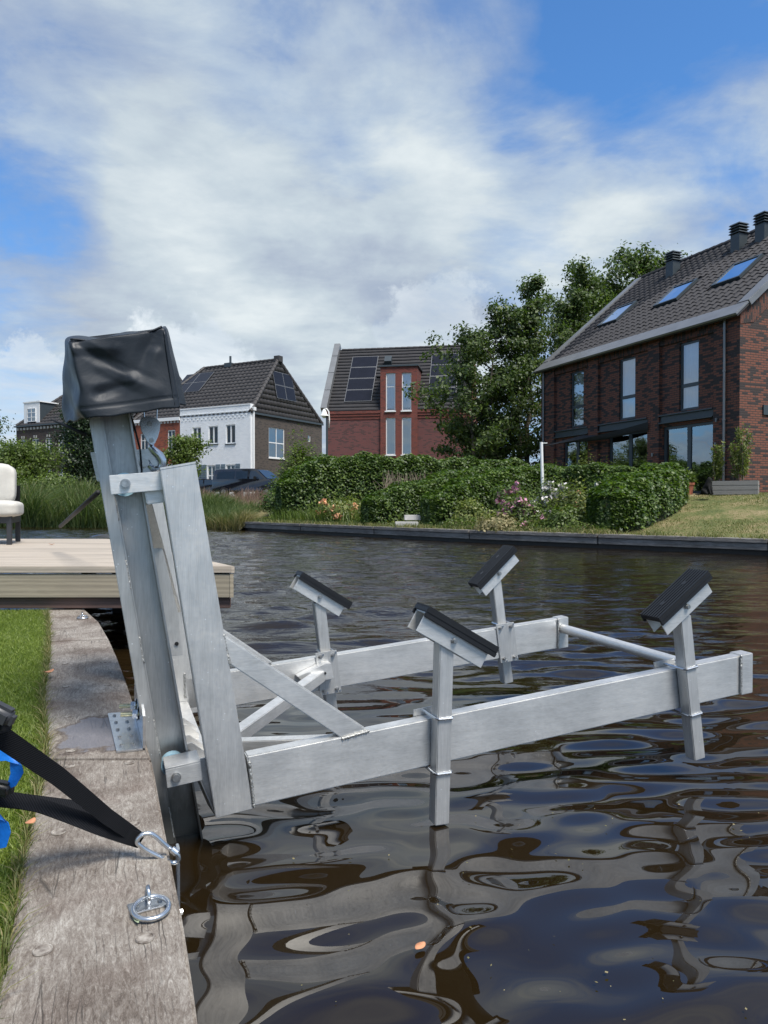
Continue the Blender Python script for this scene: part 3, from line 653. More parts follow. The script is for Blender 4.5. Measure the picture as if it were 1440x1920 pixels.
rf.hexa([EB-vB*.35-uR*.12-Z*.07, EB-vB*.35+uR*10.5-Z*.07, EB+vB*SL+uR*10.5-Z*.07, EB+vB*SL-uR*.12-Z*.07, EB-vB*.35-uR*.12, EB-vB*.35+uR*10.5, EB+vB*SL+uR*10.5, EB+vB*SL-uR*.12])
roof = rf.build('roof', 'tile', R.o)
# shared single tile: curved pan with a raised lip
TW, TH = .305, .345
def tilemesh():
    V = []; k = 6
    for vv, zo in ((-.02, .004), (-.02, .050), (TH*1.02, .020)):
        for j in range(k+1):
            f_ = j/k; V.append((f_*TW, vv, zo+(.032*math.sin(f_*2*math.pi+.6) if zo > .01 else 0)))
    F = [(r*(k+1)+j, r*(k+1)+j+1, (r+1)*(k+1)+j+1, (r+1)*(k+1)+j) for r in range(2) for j in range(k)]
    me = bpy.data.meshes.new('roof_tile'); me.from_pydata(V, [], F); me.materials.append(M['tile']); return me
tm = tilemesh(); slots = []
sky_l = [(7.75, 8.95, 2.45, 3.85), (4.50, 5.70, 2.50, 3.85), (1.70, 2.90, 2.50, 3.90)]
nU = int(9.85/TW); nV = int((SL-.35)/TH)
for i in range(nU):
    for j in range(nV):
        u_, v_ = .28+i*TW, .30+j*TH
        if any(a-TW < u_ < b and c-TH*.6 < v_ < d-.1 for a, b, c, d in sky_l): continue
        p = E0+uR*u_+vR*v_; px = 720+FPX*p.x/p.y
        slots.append((px > 1460, p.length, u_, v_))
slots.sort()
fr4 = Matrix((( uR.x, vR.x, nR.x, 0), (uR.y, vR.y, nR.y, 0), (uR.z, vR.z, nR.z, 0), (0, 0, 0, 1)))
invR = WM[roof.name].inverted()
V = []; F = []
tv = [v.co.copy() for v in tm.vertices]; tf = [tuple(p.vertices) for p in tm.polygons]
for idx, (_, _, u_, v_) in enumerate(slots):
    p = E0+uR*u_+vR*v_+nR*.004*random.uniform(-1, 1); mw = Matrix.Translation(p) @ fr4
    if idx < 300:
        t_ = bpy.data.objects.new('roof_tile', tm); COL.objects.link(t_); t_.parent = roof; t_.matrix_local = invR @ mw
    else:
        b = len(V); V += [tuple(mw @ q) for q in tv]; F += [tuple(b+i for i in f) for f in tf]
t_ = npmesh('roof_tile_field', np.array(V), np.array(F), 'tile', roof); t_['kind'] = 'stuff'
tr = MB()
tr.hexa([E0-vR*.38-uR*.14+nR*.0, E0-vR*.38+uR*10.52+nR*.0, E0+vR*.28+uR*10.52, E0+vR*.28-uR*.14, E0-vR*.38-uR*.14+nR*.07, E0-vR*.38+uR*10.52+nR*.07, E0+vR*.28+uR*10.52+nR*.07, E0+vR*.28-uR*.14+nR*.07])
tr.build('gutter', 'zinc', R.o, bevel=.01)
for x0, x1 in ((-.16, .26), (10.15, 10.56)):
    MB().hexa([E0+vR*.285+uR*x0-nR*.1, E0+vR*.285+uR*x1-nR*.1, E0+vR*SL+uR*x1-nR*.1, E0+vR*SL+uR*x0-nR*.1, E0+vR*.285+uR*x0+nR*.09, E0+vR*.285+uR*x1+nR*.09, E0+vR*SL+uR*x1+nR*.09, E0+vR*SL+uR*x0+nR*.09]).build('verge_trim', 'zinc', R.o, bevel=.01)
rb = MB(); ridge(rb, R(.2, HD, EZ+RISE+.02), R(10.3, HD, EZ+RISE+.02), .11, .38); rb.build('ridge_tiles', 'tile', R.o, smooth='auto')
for (a, b, c, d) in sky_l:
    f4 = lambda x, y, z_: E0+uR*x+vR*y+nR*z_
    s_ = MB(); s_.box(a, b, c, c+.08, .02, .12, f4); s_.box(a, b, d-.08, d, .02, .12, f4); s_.box(a, a+.08, c+.08, d-.08, .02, .12, f4); s_.box(b-.08, b, c+.08, d-.08, .02, .12, f4)
    so_ = s_.build('skylight', 'anth', R.o)
    MB().quad(f4(a+.08, c+.08, .095), f4(b-.08, c+.08, .095), f4(b-.08, d-.08, .095), f4(a+.08, d-.08, .095)).build('pane', 'glass', so_, fix=False)
    MB().quad(f4(a+.08, c+.08, .03), f4(b-.08, c+.08, .03), f4(b-.08, d-.08, .03), f4(a+.08, d-.08, .03)).build('blind', 'blind', so_, fix=False)
for (u_, v_) in ((7.34, 5.75), (4.03, 5.75), (2.95, 5.75)):
    c = E0+uR*u_+vR*v_; f5 = lambda x, y, z_: c+R.dx*x+R.dy*y+Z*z_
    f5 = lambda x, y, z_: c+R.dx*x*.84+R.dy*y*.84+Z*z_*.84
    m2 = MB(); m2.box(-.24, .24, -.24, .24, -.45, .62, f5)
    for k in range(4):
        z_ = .66+k*.125; m2.box(-.2, .2, -.2, .2, z_-.06, z_, f5); e = .31-.01*(k % 2)
        m2.hexa([f5(-e, -e, z_), f5(e, -e, z_), f5(e, e, z_), f5(-e, e, z_), f5(-e+.05, -e+.05, z_+.065), f5(e-.05, -e+.05, z_+.065), f5(e-.05, e-.05, z_+.065), f5(-e+.05, e-.05, z_+.065)])
    m2.build('chimney_vent', 'anth', R.o)
for (x, z_) in ((.83, 3.62), (.86, 2.86), (3.6, 2.7)):
    m2 = MB(); m2.cyl(R(x, -.05, z_), Z, .035, .12, 10); m2.box(x-.02, x+.02, -.05, .0, z_+.02, z_+.06, R); m2.build('wall_light', 'zinc', R.o)

# -- middle red house with bay
K = HF((-3.6, 45), (.985, -.17), 'red_brick_house', 'red brick house with steep dark roof, solar panels and two column bay')
mz = 6.68; md = 3.5; mr = 4.5; mw_ = 9.0
hol = [(3.79, 4.38, 3.93, 6.20), (4.78, 5.36, 3.93, 6.20)]; hup = [(3.79, 4.38, 6.62, 8.93), (4.78, 5.36, 6.62, 8.93)]
wall(K, 0, 3.45, 1, 6.15, [], 'brick_m'); wall(K, 5.73, mw_, 1, 6.15, [], 'brick_m')
for a, b in ((0, 3.45), (5.73, mw_)):
    for k, z_ in enumerate((6.15, 6.33, 6.5)): MB().box(a, b, -.03-.035*k, .1, z_, z_+.165, K).build('cornice', 'brick_mv', K.o)
bay = wall(K, 3.45, 5.73, 1, 9.32, hol+hup, 'brick_mv', y=-.12, name='bay_wall')
m2 = MB()
for x in (3.45, 5.73): m2.add([K(x, -.12, 1), K(x, .0, 1), K(x, 0, mz), K(x, 2.25, 9.32), K(x, -.12, 9.32)], [(0, 1, 2, 3, 4)])
m2.build('bay_cheek', 'brick_mv', K.o, fix=False)
m2 = MB(); m2.box(3.37, 5.81, -.2, 2.3, 9.32, 9.42, K); m2.build('bay_roof', 'anth', K.o)
for (a, b, c, d) in hol: window(K, a, b, c, d, y=-.06, fw=.055, curtain='blind')
for (a, b, c, d) in hup: window(K, a, b, c, d, y=-.06, fw=.055, hbars=(8.1,), bw=.03, curtain='curtain')
m2 = MB()
for a, b, c, d in hol+hup: m2.box(a-.06, b+.04, -.2, -.05, c-.07, c-.002, K)
m2.build('window_sill', 'whitep', K.o)
wall(K, 0, mw_, 1, mz, [], 'brick_o', y=9, name='back_wall')
m2 = MB()
for x in (0.0, mw_): m2.add([K(x, 0, 1), K(x, 9, 1), K(x, 9, mz), K(x, md+1, mz+mr), K(x, md, mz+mr), K(x, 0, mz)], [(0, 1, 2, 3, 4, 5)])
m2.build('side_wall', 'brick_o', K.o, fix=False)  # sunlit side: the light is put into the colour, more orange than the facade
vK = (K.dy*md+Z*mr).normalized(); sK = math.hypot(md, mr); nK = K.dx.cross(vK).normalized(); nK = nK if nK.z > 0 else -nK; EK = K(0, 0, mz)
rk = roofgrid(EK, K.dx, vK, sK, lambda v: .1, lambda v: mw_-.1, 1.2, .30, .004, .055, 'tile', K.o, 'roof', 2)
rkb = MB(); rkb.quad(K(0, md, mz+mr), K(mw_, md, mz+mr), K(mw_, 9, mz), K(0, 9, mz)); rkb.build('rear_roof', 'tile', K.o, fix=False)
rb = MB(); ridge(rb, K(.2, md, mz+mr+.02), K(mw_, md, mz+mr+.02), .09, .4); rb.build('ridge_tiles', 'tile', K.o, smooth='auto')
fk = lambda x, v, z_: EK+K.dx*x+vK*v+nK*z_
for i in range(4):
    m2 = MB(); v0 = -.05+i*1.6; v1 = min(sK+.3, v0+1.585); m2.box(-.30, .10, v0, v1, -.05, .38, fk); m2.build('verge_panel', 'zinc', K.o, bevel=.015)
def solar(x0, v0, cols, rows, cw, ch, f_, owner):
    for i in range(cols):
        for j in range(rows):
            a = x0+i*cw; c = v0+j*ch
            q = MB(); q.box(a, a+cw-.02, c, c+ch-.02, .05, .09, f_); s0 = q.build('solar_panel', 'zinc', owner)
            q = MB(); q.box(a+.03, a+cw-.05, c+.03, c+ch-.05, .088, .096, f_); q.build('solar_glass', 'solar', s0)
solar(1.05, .75, 1, 4, 1.75, 1.05, fk, K.o); solar(6.3, .75, 1, 4, 1.75, 1.05, fk, K.o)
m2 = MB(); m2.box(3.3, 3.75, 4.0, 4.5, .03, .45, fk); m2.build('roof_vent', 'anth', K.o)
m2 = MB(); m2.box(2.9, 3.4, 2.9, 3.02, .02, .16, fk); m2.build('snow_guard', 'black', K.o)

# -- row of houses at left: white, red, dark brown with dormer
def gable_roof(h, x0, x1, zE, d, zR, hipL, hipR, m='tile2', tw=.42, th=.42):
    A_ = h(x0, 0, zE); v = (h.dy*d+Z*(zR-zE)); sl_ = v.length; v = v.normalized(); W_ = x1-x0
    roofgrid(A_, h.dx, v, sl_, lambda q: hipR*q/sl_, lambda q: W_-hipL*q/sl_, tw, th, .035, .05, m, h.o, 'roof')
    bk = MB(); bk.quad(h(x0, 2*d, zE), h(x1, 2*d, zE), h(x1-hipL, d, zR), h(x0+hipR, d, zR)); bk.build('rear_roof', m, h.o, fix=False)
    rb = MB(); ridge(rb, h(x0+hipR, d, zR+.03), h(x1-hipL, d, zR+.03), .13, .4)
    for (xe, xr, hip) in ((x0, x0+hipR, hipR), (x1, x1-hipL, hipL)):
        if hip > 0:
            sgn = 1 if xe == x0 else -1
            u = -h.dy if xe == x0 else h.dy; O = h(xe, 2*d if xe == x0 else 0, zE); vv = h.dx*hip*sgn+Z*(zR-zE); s2 = vv.length; vv = vv.normalized()
            roofgrid(O, u, vv, s2, lambda q: d*q/s2, lambda q: 2*d-d*q/s2, tw, th, .035, .05, m, h.o, 'hip_roof')
            ridge(rb, h(xe, 0, zE+.05), h(xr, d, zR+.05), .15, .4); ridge(rb, h(xe, 2*d, zE+.05), h(xr, d, zR+.05), .15, .4)
    rb.build('ridge_tiles', m, h.o, smooth='auto')
Wd = Vector((-.877, .480, 0)); WP = Vector((-9.63, 52, 0))
H = HF(WP, Wd, 'white_house', 'white painted brick house with dark hipped roof and blue grey shutters')
up = [(4.72, 5.57, 5.42, 6.66), (3.06, 3.98, 5.36, 6.68), (1.40, 2.30, 5.32, 6.70)]
dn = [(4.95, 5.75, 1.9, 3.78), (3.30, 4.12, 1.9, 3.78), (1.42, 2.30, 1.9, 3.78)]
wall(H, 0, 6.85, 1, 8.06, up+dn, 'brick_w', rev=.12)
m2 = MB(); m2.box(0, 6.85, -.03, .35, 8.06, 8.14, H); m2.box(0, 6.85, -.035, -.001, 7.62, 7.67, H)
m2.build('parapet', 'whitep', H.o)
m2 = MB(); m2.quad(H(-.001, 0, 1), H(-.001, .38, 1), H(-.001, .38, 8.06), H(-.001, 0, 8.06)); m2.build('return_wall', 'brick_w', H.o, fix=False)
for row in range(2):
    m2 = MB()
    for k in range(16): x = .35+k*.4+.2*row; m2.box(x, x+.14, -.028, -.001, 7.34-.16*row, 7.41-.16*row, H)
    m2.build('brick_relief', 'brick_w', H.o)
for a, b, c, d in up: window(H, a, b, c, d, y=.05, fw=.07, glass_='glass2', vbars=((a+b)/2,), bw=.12, sill='anth')
for a, b, c, d in dn: window(H, a, b, c, d, y=.05, fw=.09, glass_='glass2', vbars=((a+b)/2,), hbars=(3.0,), bw=.09, curtain='blind')
for a, b in ((2.35, 2.75), (2.85, 3.25), (4.17, 4.5), (4.55, 4.9), (.95, 1.37)):
    m2 = MB(); m2.box(a, b, -.05, -.01, 1.9, 3.82, H)
    for k in range(10): m2.box(a+.05, b-.05, -.065, -.05, 2.02+k*.175, 2.12+k*.175, H)
    m2.build('shutter', 'bluegrey', H.o)
Hs = H.turn(0, .38, (0, 1)); Hs.dy = H.dx.copy()
sidew = [(1.75, 3.72, 4.35, 6.65), (6.85, 7.25, 5.9, 6.45)]
wall(Hs, 0, 8.9, 1, 7.42, sidew, 'brick_d', name='side_wall')
window(Hs, 1.75, 3.72, 4.35, 6.65, y=.05, fw=.08, vbars=(2.73,), hbars=(5.5,), bw=.07, curtain='blind', sill='whitep')
window(Hs, 6.85, 7.25, 5.9, 6.45, y=.05, fw=.06, curtain='curtain')
m2 = MB(); m2.box(-.05, 8.95, -.14, .02, 7.40, 7.54, Hs); m2.build('gutter', 'anth', H.o)
m2 = MB(); m2.tube([H(-.08, .28, 1), H(-.08, .28, 7.9)], .07, 8); m2.box(-.2, .0, .15, .42, 7.65, 7.9, H); m2.build('downpipe', 'whitep', H.o)
gable_roof(H, 0, 11.8, 7.5, 4.64, 12.15, 3.2, 1.0)
vH = (H.dy*4.64+Z*4.65).normalized(); nH = H.dx.cross(vH).normalized(); nH = nH if nH.z > 0 else -nH; EH = H(0, 0, 7.5)
solar(7.0, 3.2, 2, 2, 1.5, 1.3, lambda x, v, z_: EH+H.dx*x+vH*v+nH*z_, H.o)
hv = (H.dx*1.0+Z*4.65).normalized(); hn = Vector((-H.dx.x*4.65, -H.dx.y*4.65, 1.0)).normalized()
solar(3.5, 1.5, 2, 2, 1.25, 1.1, lambda x, v, z_: H(0, 0, 7.5)+H.dy*x+hv*v+hn*z_, H.o)
m2 = MB(); m2.box(5.6, 6.3, 4.4, 4.9, 12.0, 12.35, H); m2.tube([H(5.8, 4.6, 12.3), H(5.8, 4.6, 12.9)], .09, 8); m2.build('roof_vent', 'anth', H.o)
m2 = MB(); m2.box(.75, 1.25, 4.4, 4.9, 12.0, 12.45, H); m2.build('ridge_end', 'tile2', H.o)
H2 = HF(H(6.85, .04, 0), Wd, 'terraced_house', 'narrow bright red brick house between white and dark houses')
uh = [(.55, 1.35, 4.9, 6.6), (3.45, 4.30, 4.9, 6.45)]
wall(H2, 0, 5.0, 1, 7.3, uh+[(.6, 1.5, 2, 4), (3.3, 4.2, 2, 4)], 'brick_o')
for a, b, c, d in uh+[(.6, 1.5, 2, 4), (3.3, 4.2, 2, 4)]: window(H2, a, b, c, d, y=.05, fw=.08, glass_='glass2', hbars=(d-.55,), vbars=((a+b)/2,), bw=.05, sill='whitep')
m2 = MB(); m2.box(0, 5, -.14, .2, 7.3, 7.55, H2)
m2.build('cornice', 'whitep', H2.o)
for k in range(14): MB().box(.1+k*.35, .28+k*.35, -.08, -.005, 7.12, 7.29, H2).build('dentil', 'concrete', H2.o)
m2 = MB(); m2.quad(H2(0, .1, 7.55), H2(5, .1, 7.55), H2(5, 3.0, 9.6), H2(0, 3.0, 9.6)); m2.build('roof', 'tile2', H2.o, fix=False)
H3 = HF(H(11.9, .0, 0), Wd, 'brown_brick_house', 'dark brown brick house with white dormer and dentil cornice behind the trees')
xs3 = [(21.85, 22.72), (23.57, 24.53), (25.4, 26.1), (20.15, 21.0), (18.3, 19.1), (16.4, 17.2), (14.5, 15.3)]
xs3 = [(a-11.9, b-11.9) for a, b in xs3]; h3 = [(a, b, 5.2, 6.6) for a, b in xs3]+[(a, b, 2.4, 3.9) for a, b in xs3]
wall(H3, 0, 14.8, 1, 7.7, h3, 'brick_b'); m2 = MB(); m2.quad(H3(14.8, 0, 1), H3(14.8, 9, 1), H3(14.8, 9, 7.7), H3(14.8, 0, 7.7)); m2.build('side_wall', 'brick_b', H3.o, fix=False)
for a, b, c, d in h3: window(H3, a, b, c, d, y=.05, fw=.07, glass_='glass2', vbars=((a+b)/2,), hbars=(d-.5,), bw=.05)
for k in range(32): MB().box(.1+k*.46, .34+k*.46, -.10, -.005, 7.42, 7.62, H3).build('dentil', 'concrete', H3.o)
for a, b, c, d in h3[:7]:
    for e in (-.15, .15): MB().box((a+b)/2+e-.07, (a+b)/2+e+.07, -.03, -.002, d+.08, d+.3, H3).build('keystone', 'concrete', H3.o)
m2 = MB(); m2.box(0, 14.9, -.2, .1, 7.7, 7.82, H3); m2.build('gutter', 'anth', H3.o)
gable_roof(H3, 0, 14.8, 7.8, 4.6, 12.4, 4.2, 0)
MB().add([H3(0, 0, 7.7), H3(0, 9.2, 7.7), H3(0, 4.6, 12.35)], [(0, 1, 2)]).build('gable', 'brick_b', H3.o, fix=False)
MB().quad(H3(0, 9.2, 1), H3(14.8, 9.2, 1), H3(14.8, 9.2, 7.8), H3(0, 9.2, 7.8)).build('back_wall', 'brick_b', H3.o, fix=False)
fd = lambda x, y, z_: H3(x, y, z_)
m2 = MB(); m2.box(11.85, 14.0, .25, 3.2, 8.05, 9.85, H3); m2.build('dormer', 'anth', H3.o)
m2 = MB(); m2.box(11.75, 14.1, .15, 3.2, 9.85, 9.95, H3); m2.box(11.85, 12.3, .2, .24, 8.05, 9.85, H3); m2.box(13.5, 14.0, .2, .24, 8.05, 9.85, H3); m2.box(12.3, 13.5, .2, .24, 9.35, 9.85, H3); m2.build('dormer_front', 'whitep', H3.o)
Hd = HF.__new__(HF); Hd.P = H3(0, .14, 0); Hd.dx = H3.dx; Hd.dy = H3.dy; Hd.o = H3.o
window(Hd, 12.3, 13.5, 8.15, 9.35, y=.0, fw=.06, vbars=(12.9,), hbars=(8.55, 8.95), bw=.05, name='dormer_window', back=.09)
H4 = HF((-36, 72), (.98, .1), 'distant_house', 'distant low dark roof at the far left edge')
wall(H4, 0, 6.5, 1, 7.5, [(1.5, 2.5, 4.5, 6), (4, 5, 4.5, 6)], 'brick_b')
for a, b in ((1.5, 2.5), (4, 5)): window(H4, a, b, 4.5, 6, fw=.08, vbars=((a+b)/2,))
m2 = MB(); m2.hexa([H4(-.3, -.3, 7.5), H4(6.8, -.3, 7.5), H4(6.8, 8, 7.5), H4(-.3, 8, 7.5), H4(-.3, 3.8, 10.2), H4(6.8, 3.8, 10.2), H4(6.8, 4, 10.2), H4(-.3, 4, 10.2)]); m2.build('roof', 'tile2', H4.o)

# ---------------------------------------------------------------- vegetation
def gz(x, y): return float(bank_z(x, y))
def tree(name, label, base, height, spread, seed, nleaf, leaf=.11, mat_='tree', stems=2, t0=.18, lean=(0, 0), group=None, cl=.19, cat='tree', nb=26):
    r = np.random.default_rng(seed); base = Vector(base); t_ = thing(name, label, cat, base, 0, group); tb = MB(); lb = MB(); pts = []
    for s_ in range(stems):
        ang = 2*math.pi*s_/max(1, stems)+r.uniform(0, 1); off = Vector((math.cos(ang), math.sin(ang), 0))*(.18*spread if stems > 1 else 0)
        hgt = height*(1-.14*s_); path = []
        for k in range(10):
            f_ = k/9; path.append(base+off*(.35+f_*1.1)+Vector((lean[0]*f_, lean[1]*f_, hgt*f_*.97))+Vector((r.normal(0, .02*height*.12*k), r.normal(0, .02*height*.12*k), 0)))
        rad = [max(.02, height*.0135*(1-k/9)**.8) for k in range(10)]; tb.tube(path, rad, 7)
        for b in range(nb):
            f_ = t0+(1-t0)*((b+r.uniform(0, 1))/nb); x = f_*9; k = min(8, int(x)); p = path[k].lerp(path[k+1], x-k)
            prof = math.sin(math.pi*min(1, (f_-t0+.12)/(1.06-t0+.1)))**.6
            ln = spread*prof*r.uniform(.55, 1.1); th = b*2.4+r.uniform(-.5, .5); el = r.uniform(.15, .75)
            d = Vector((math.cos(th), math.sin(th), el)).normalized(); q = [p]
            for j in range(5): d = (d+Vector((r.normal(0, .16), r.normal(0, .16), r.normal(.05, .12)))).normalized(); q.append(q[-1]+d*ln/5)
            lb.tube(q, [max(.008, .022*ln*(1-j/6)) for j in range(6)], 4)
            for j in range(1, 6):
                for e in range(2):
                    tl = ln*.30*r.uniform(.5, 1.2); dd = (d*.5+Vector(r.normal(size=3)*.7)).normalized(); c = q[j]+dd*tl
                    if e == 0: lb.tube([q[j], c], [.012, .006], 3)
                    for f2 in (.35, .7, 1.0): pts.append(tuple(q[j].lerp(c, f2)))
        pts += [tuple(path[-1]+Vector(r.normal(size=3))*.25) for _ in range(10)]
    pts = np.array(pts); wgt = r.uniform(.25, 1.5, len(pts))**1.5; wgt[r.uniform(size=len(pts)) < .12] = 0; ctr = r.choice(len(pts), nleaf, p=wgt/wgt.sum())
    P = pts[ctr]+r.normal(0, cl, (nleaf, 3))*np.array([1, 1, .75])
    tb.build('trunk', 'bark', t_, smooth=True, fix=False); lb.build('branches', 'bark', t_, smooth=True, fix=False)
    Nn = (P-pts[ctr])*1.2+(pts[ctr]-np.array(base)-np.array([0, 0, height*.5]))*.06; V, F = leaves(P, leaf, .4, r=r, N=Nn, w=.9); npmesh('foliage', V, F, mat_, t_); return t_
tree('leafy_tree', 'lower airy tree with leaning trunks, left one in front of the red house', (4.3, 33.5, gz(4.1, 33.5)), 8.7, 2.7, 3, 21000, .15, lean=(.35, 0), stems=2, t0=.12, nb=22)
tree('leafy_tree', 'tall slim tree, middle one beside the brick house corner', (6.7, 34.6, gz(6, 34.6)), 10.4, 2.2, 5, 21000, .15, lean=(.2, 0), stems=2, t0=.1, nb=24)
tree('leafy_tree', 'tallest dense tree rising behind the roof of the brick house', (11.6, 41.5, 1.3), 14.2, 4.4, 8, 62000, .19, lean=(2.6, 0), stems=3, t0=.25, nb=26, cl=.28)
tree('leafy_tree', 'dense tree between the slim tree and the tallest one, behind the roof edge', (10.0, 38.5, 1.3), 12.3, 2.7, 17, 30000, .16, lean=(.3, 0), stems=2, t0=.2, nb=24, cl=.26)
tree('leafy_tree', 'small dark tree filling the gap behind the hedge at the house corner', (5.4, 36.5, 1.3), 3.9, 2.2, 12, 12000, .13, stems=2, t0=.05, nb=20)
def bush(name, label, base, rx, ry, h, n, leaf, mat_='light', seed=0, flowers=None, nf=0, group=None, cat='shrub', fs=.10, loose=.10):
    r = np.random.default_rng(seed+100); base = Vector(base); t_ = thing(name, label, cat, base, 0, group)
    nc = 34; cd = r.normal(size=(nc, 3)); cd /= np.linalg.norm(cd, axis=1)[:, None]; cd[:, 2] = np.abs(cd[:, 2]); cr = r.uniform(.62, 1.0, nc)
    C = cd*cr[:, None]*np.array([rx, ry, h*.86]); k = r.integers(0, nc, n)
    P = C[k]+r.normal(0, 1, (n, 3))*np.array([rx, ry, h])*(.13+loose*.5); P[:, 2] = np.abs(P[:, 2])+.02; P += np.array(base)
    V, F = leaves(P, leaf, .4, r=r, N=(P-np.array(base)-C[k]*.55)); npmesh('foliage', V, F, mat_, t_)
    st_ = MB()
    for j in range(9): q = Vector(tuple(C[j])); st_.tube([base+Vector((0, 0, -.05)), base+q*.5+Vector((0, 0, .05)), base+q*.95], [.02, .013, .006], 4)
    st_.build('stems', 'bark', t_, fix=False)
    if flowers:
        P2 = C[r.integers(0, nc, nf)]*r.uniform(1.0, 1.18, (nf, 1))+np.array(base)+r.normal(0, .05, (nf, 3)); P2[:, 2] = np.maximum(P2[:, 2], base.z+.15*h)
        Q = np.repeat(P2, 14, 0)+r.normal(0, fs*.38, (nf*14, 3)); V, F = leaves(Q, fs*1.0, .2, .9, r=r); npmesh('blossom', V, F, flowers, t_)
    return t_
def hedge(label, pts, n, leaf=.075, seed=0, mat_='hedge'):
    """pts: (x, y, half width, top z) along the centre line"""
    r = np.random.default_rng(seed+500); P0 = pts[0]; t_ = thing('hedge', label, 'hedge', (P0[0], P0[1], gz(P0[0], P0[1])))
    P = np.array(pts, float); seg = np.linalg.norm(np.diff(P[:, :2], axis=0), axis=1); cum = np.concatenate([[0], np.cumsum(seg)]); tot = cum[-1]
    def sect(u, a, jit):
        x = np.interp(u, cum, P[:, 0]); y = np.interp(u, cum, P[:, 1]); hw = np.interp(u, cum, P[:, 2]); tz = np.interp(u, cum, P[:, 3])
        e = .35; tx = np.interp(u+e, cum, P[:, 0])-np.interp(u-e, cum, P[:, 0]); ty = np.interp(u+e, cum, P[:, 1])-np.interp(u-e, cum, P[:, 1]); l_ = np.hypot(tx, ty)+1e-9; nx_, ny_ = -ty/l_, tx/l_
        endf = np.sqrt(np.clip(1-np.clip((hw*.9-np.minimum(u, tot-u))/(hw*.9), 0, 1)**2, 0.10, 1))
        hw = hw*endf*jit; bz = bank_z(x, y)-.05; H_ = (tz-bz)*(.82+.18*endf)*jit
        ca, sa = np.cos(a), np.sin(a); cx = np.sign(ca)*np.abs(ca)**.45; sz = np.abs(sa)**.45
        lump = 1+.045*np.sin(u*3.1+a*2)+.035*np.sin(u*7.3-a*3+1)
        return np.stack([x+nx_*hw*cx*lump, y+ny_*hw*cx*lump, bz+H_*sz*lump], -1)
    nu = max(12, int(tot*4)); na = 14; u = np.linspace(P[0, 2]*.55, tot-P[-1, 2]*.55, nu); a = np.linspace(0, math.pi, na); U, A_ = np.meshgrid(u, a, indexing='ij')
    k_ = np.minimum(U-u[0], u[-1]-U)/max(.3, P[0, 2]*.6); G = sect(U.ravel(), A_.ravel(), (.86*np.sqrt(np.clip(1-(1-np.clip(k_, 0, 1))**2, .0, 1))).ravel()); ii, jj = np.meshgrid(np.arange(nu-1), np.arange(na-1), indexing='ij'); k = (ii*na+jj).ravel()
    npmesh('core', G, np.stack([k, k+1, k+na+1, k+na], 1), 'hedge_core', t_, smooth=True)
    uq = r.uniform(0, tot, n); aq = r.uniform(0.0, math.pi, n); jq = r.uniform(.90, 1.035, n); Q = sect(uq, aq, jq); NQ = sect(uq, aq, jq+.15)-Q; ne_ = n//7; ue = np.abs(r.normal(0, .16, ne_)); ue = np.where(r.uniform(size=ne_) < .5, ue, tot-ue)
    ae = r.uniform(0, math.pi, ne_); je = np.sqrt(r.uniform(.02, 1, ne_)); Qe = sect(ue, ae, je)
    dv = np.array([P[0, 0]-P[1, 0], P[0, 1]-P[1, 1], .25]); dv2 = np.array([P[-1, 0]-P[-2, 0], P[-1, 1]-P[-2, 1], .25])
    NQ = np.concatenate([NQ, np.where((ue < tot/2)[:, None], dv, dv2)]); Q = np.concatenate([Q, Qe])
    V, F = leaves(Q, leaf, .25, .7, r=r, N=NQ, w=1.0); npmesh('foliage', V, F, mat_, t_)
    return t_
M['hedge_core'] = plain('inner hedge twigs', (.018, .026, .010), .95, 0, .4, 5, .5)
hedge('tall clipped hedge curving in front of the red brick house', [(-3.9, 26.7, 1.0, 1.9), (-3.1, 27.2, 1.0, 2.45), (-2.2, 27.7, .9, 2.78), (0, 28.3, .8, 2.82), (2.5, 28.6, .8, 2.75), (5.8, 28.9, .7, 2.65)], 42000, .10, 1)
hedge('low rounded hedge beside the concrete steps on their left', [(-.55, 22.2, .5, 1.18), (.2, 22.9, .55, 1.5), (1.2, 23.8, .55, 1.75), (2.3, 24.9, .55, 2.1), (3.7, 26.2, .55, 2.35)], 22000, .085, 2)
hedge('low rounded hedge beside the concrete steps on their right', [(1.25, 21.0, .5, 1.25), (2.2, 21.9, .55, 1.62), (3.3, 22.9, .55, 2.0), (4.8, 24.1, .55, 2.25), (6.0, 25.2, .5, 2.3)], 24000, .085, 3)
hedge('glossy dense hedge running from the quay up to the brick house', [(5.25, 17.1, .62, 1.35), (6.0, 18.0, .66, 1.62), (6.9, 19.0, .68, 1.85), (7.75, 20.0, .66, 2.08), (8.05, 21.2, .6, 2.12)], 30000, .085, 4)
hedge('level hedge between flower border and glass doors', [(8.0, 21.9, .5, 2.12), (6.9, 22.9, .5, 2.2), (5.6, 24.2, .5, 2.25)], 12000, .085, 5)
def PB(px, py, Yd): p = AT(px, py, Yd); return (p.x, p.y, gz(p.x, p.y)-.03)
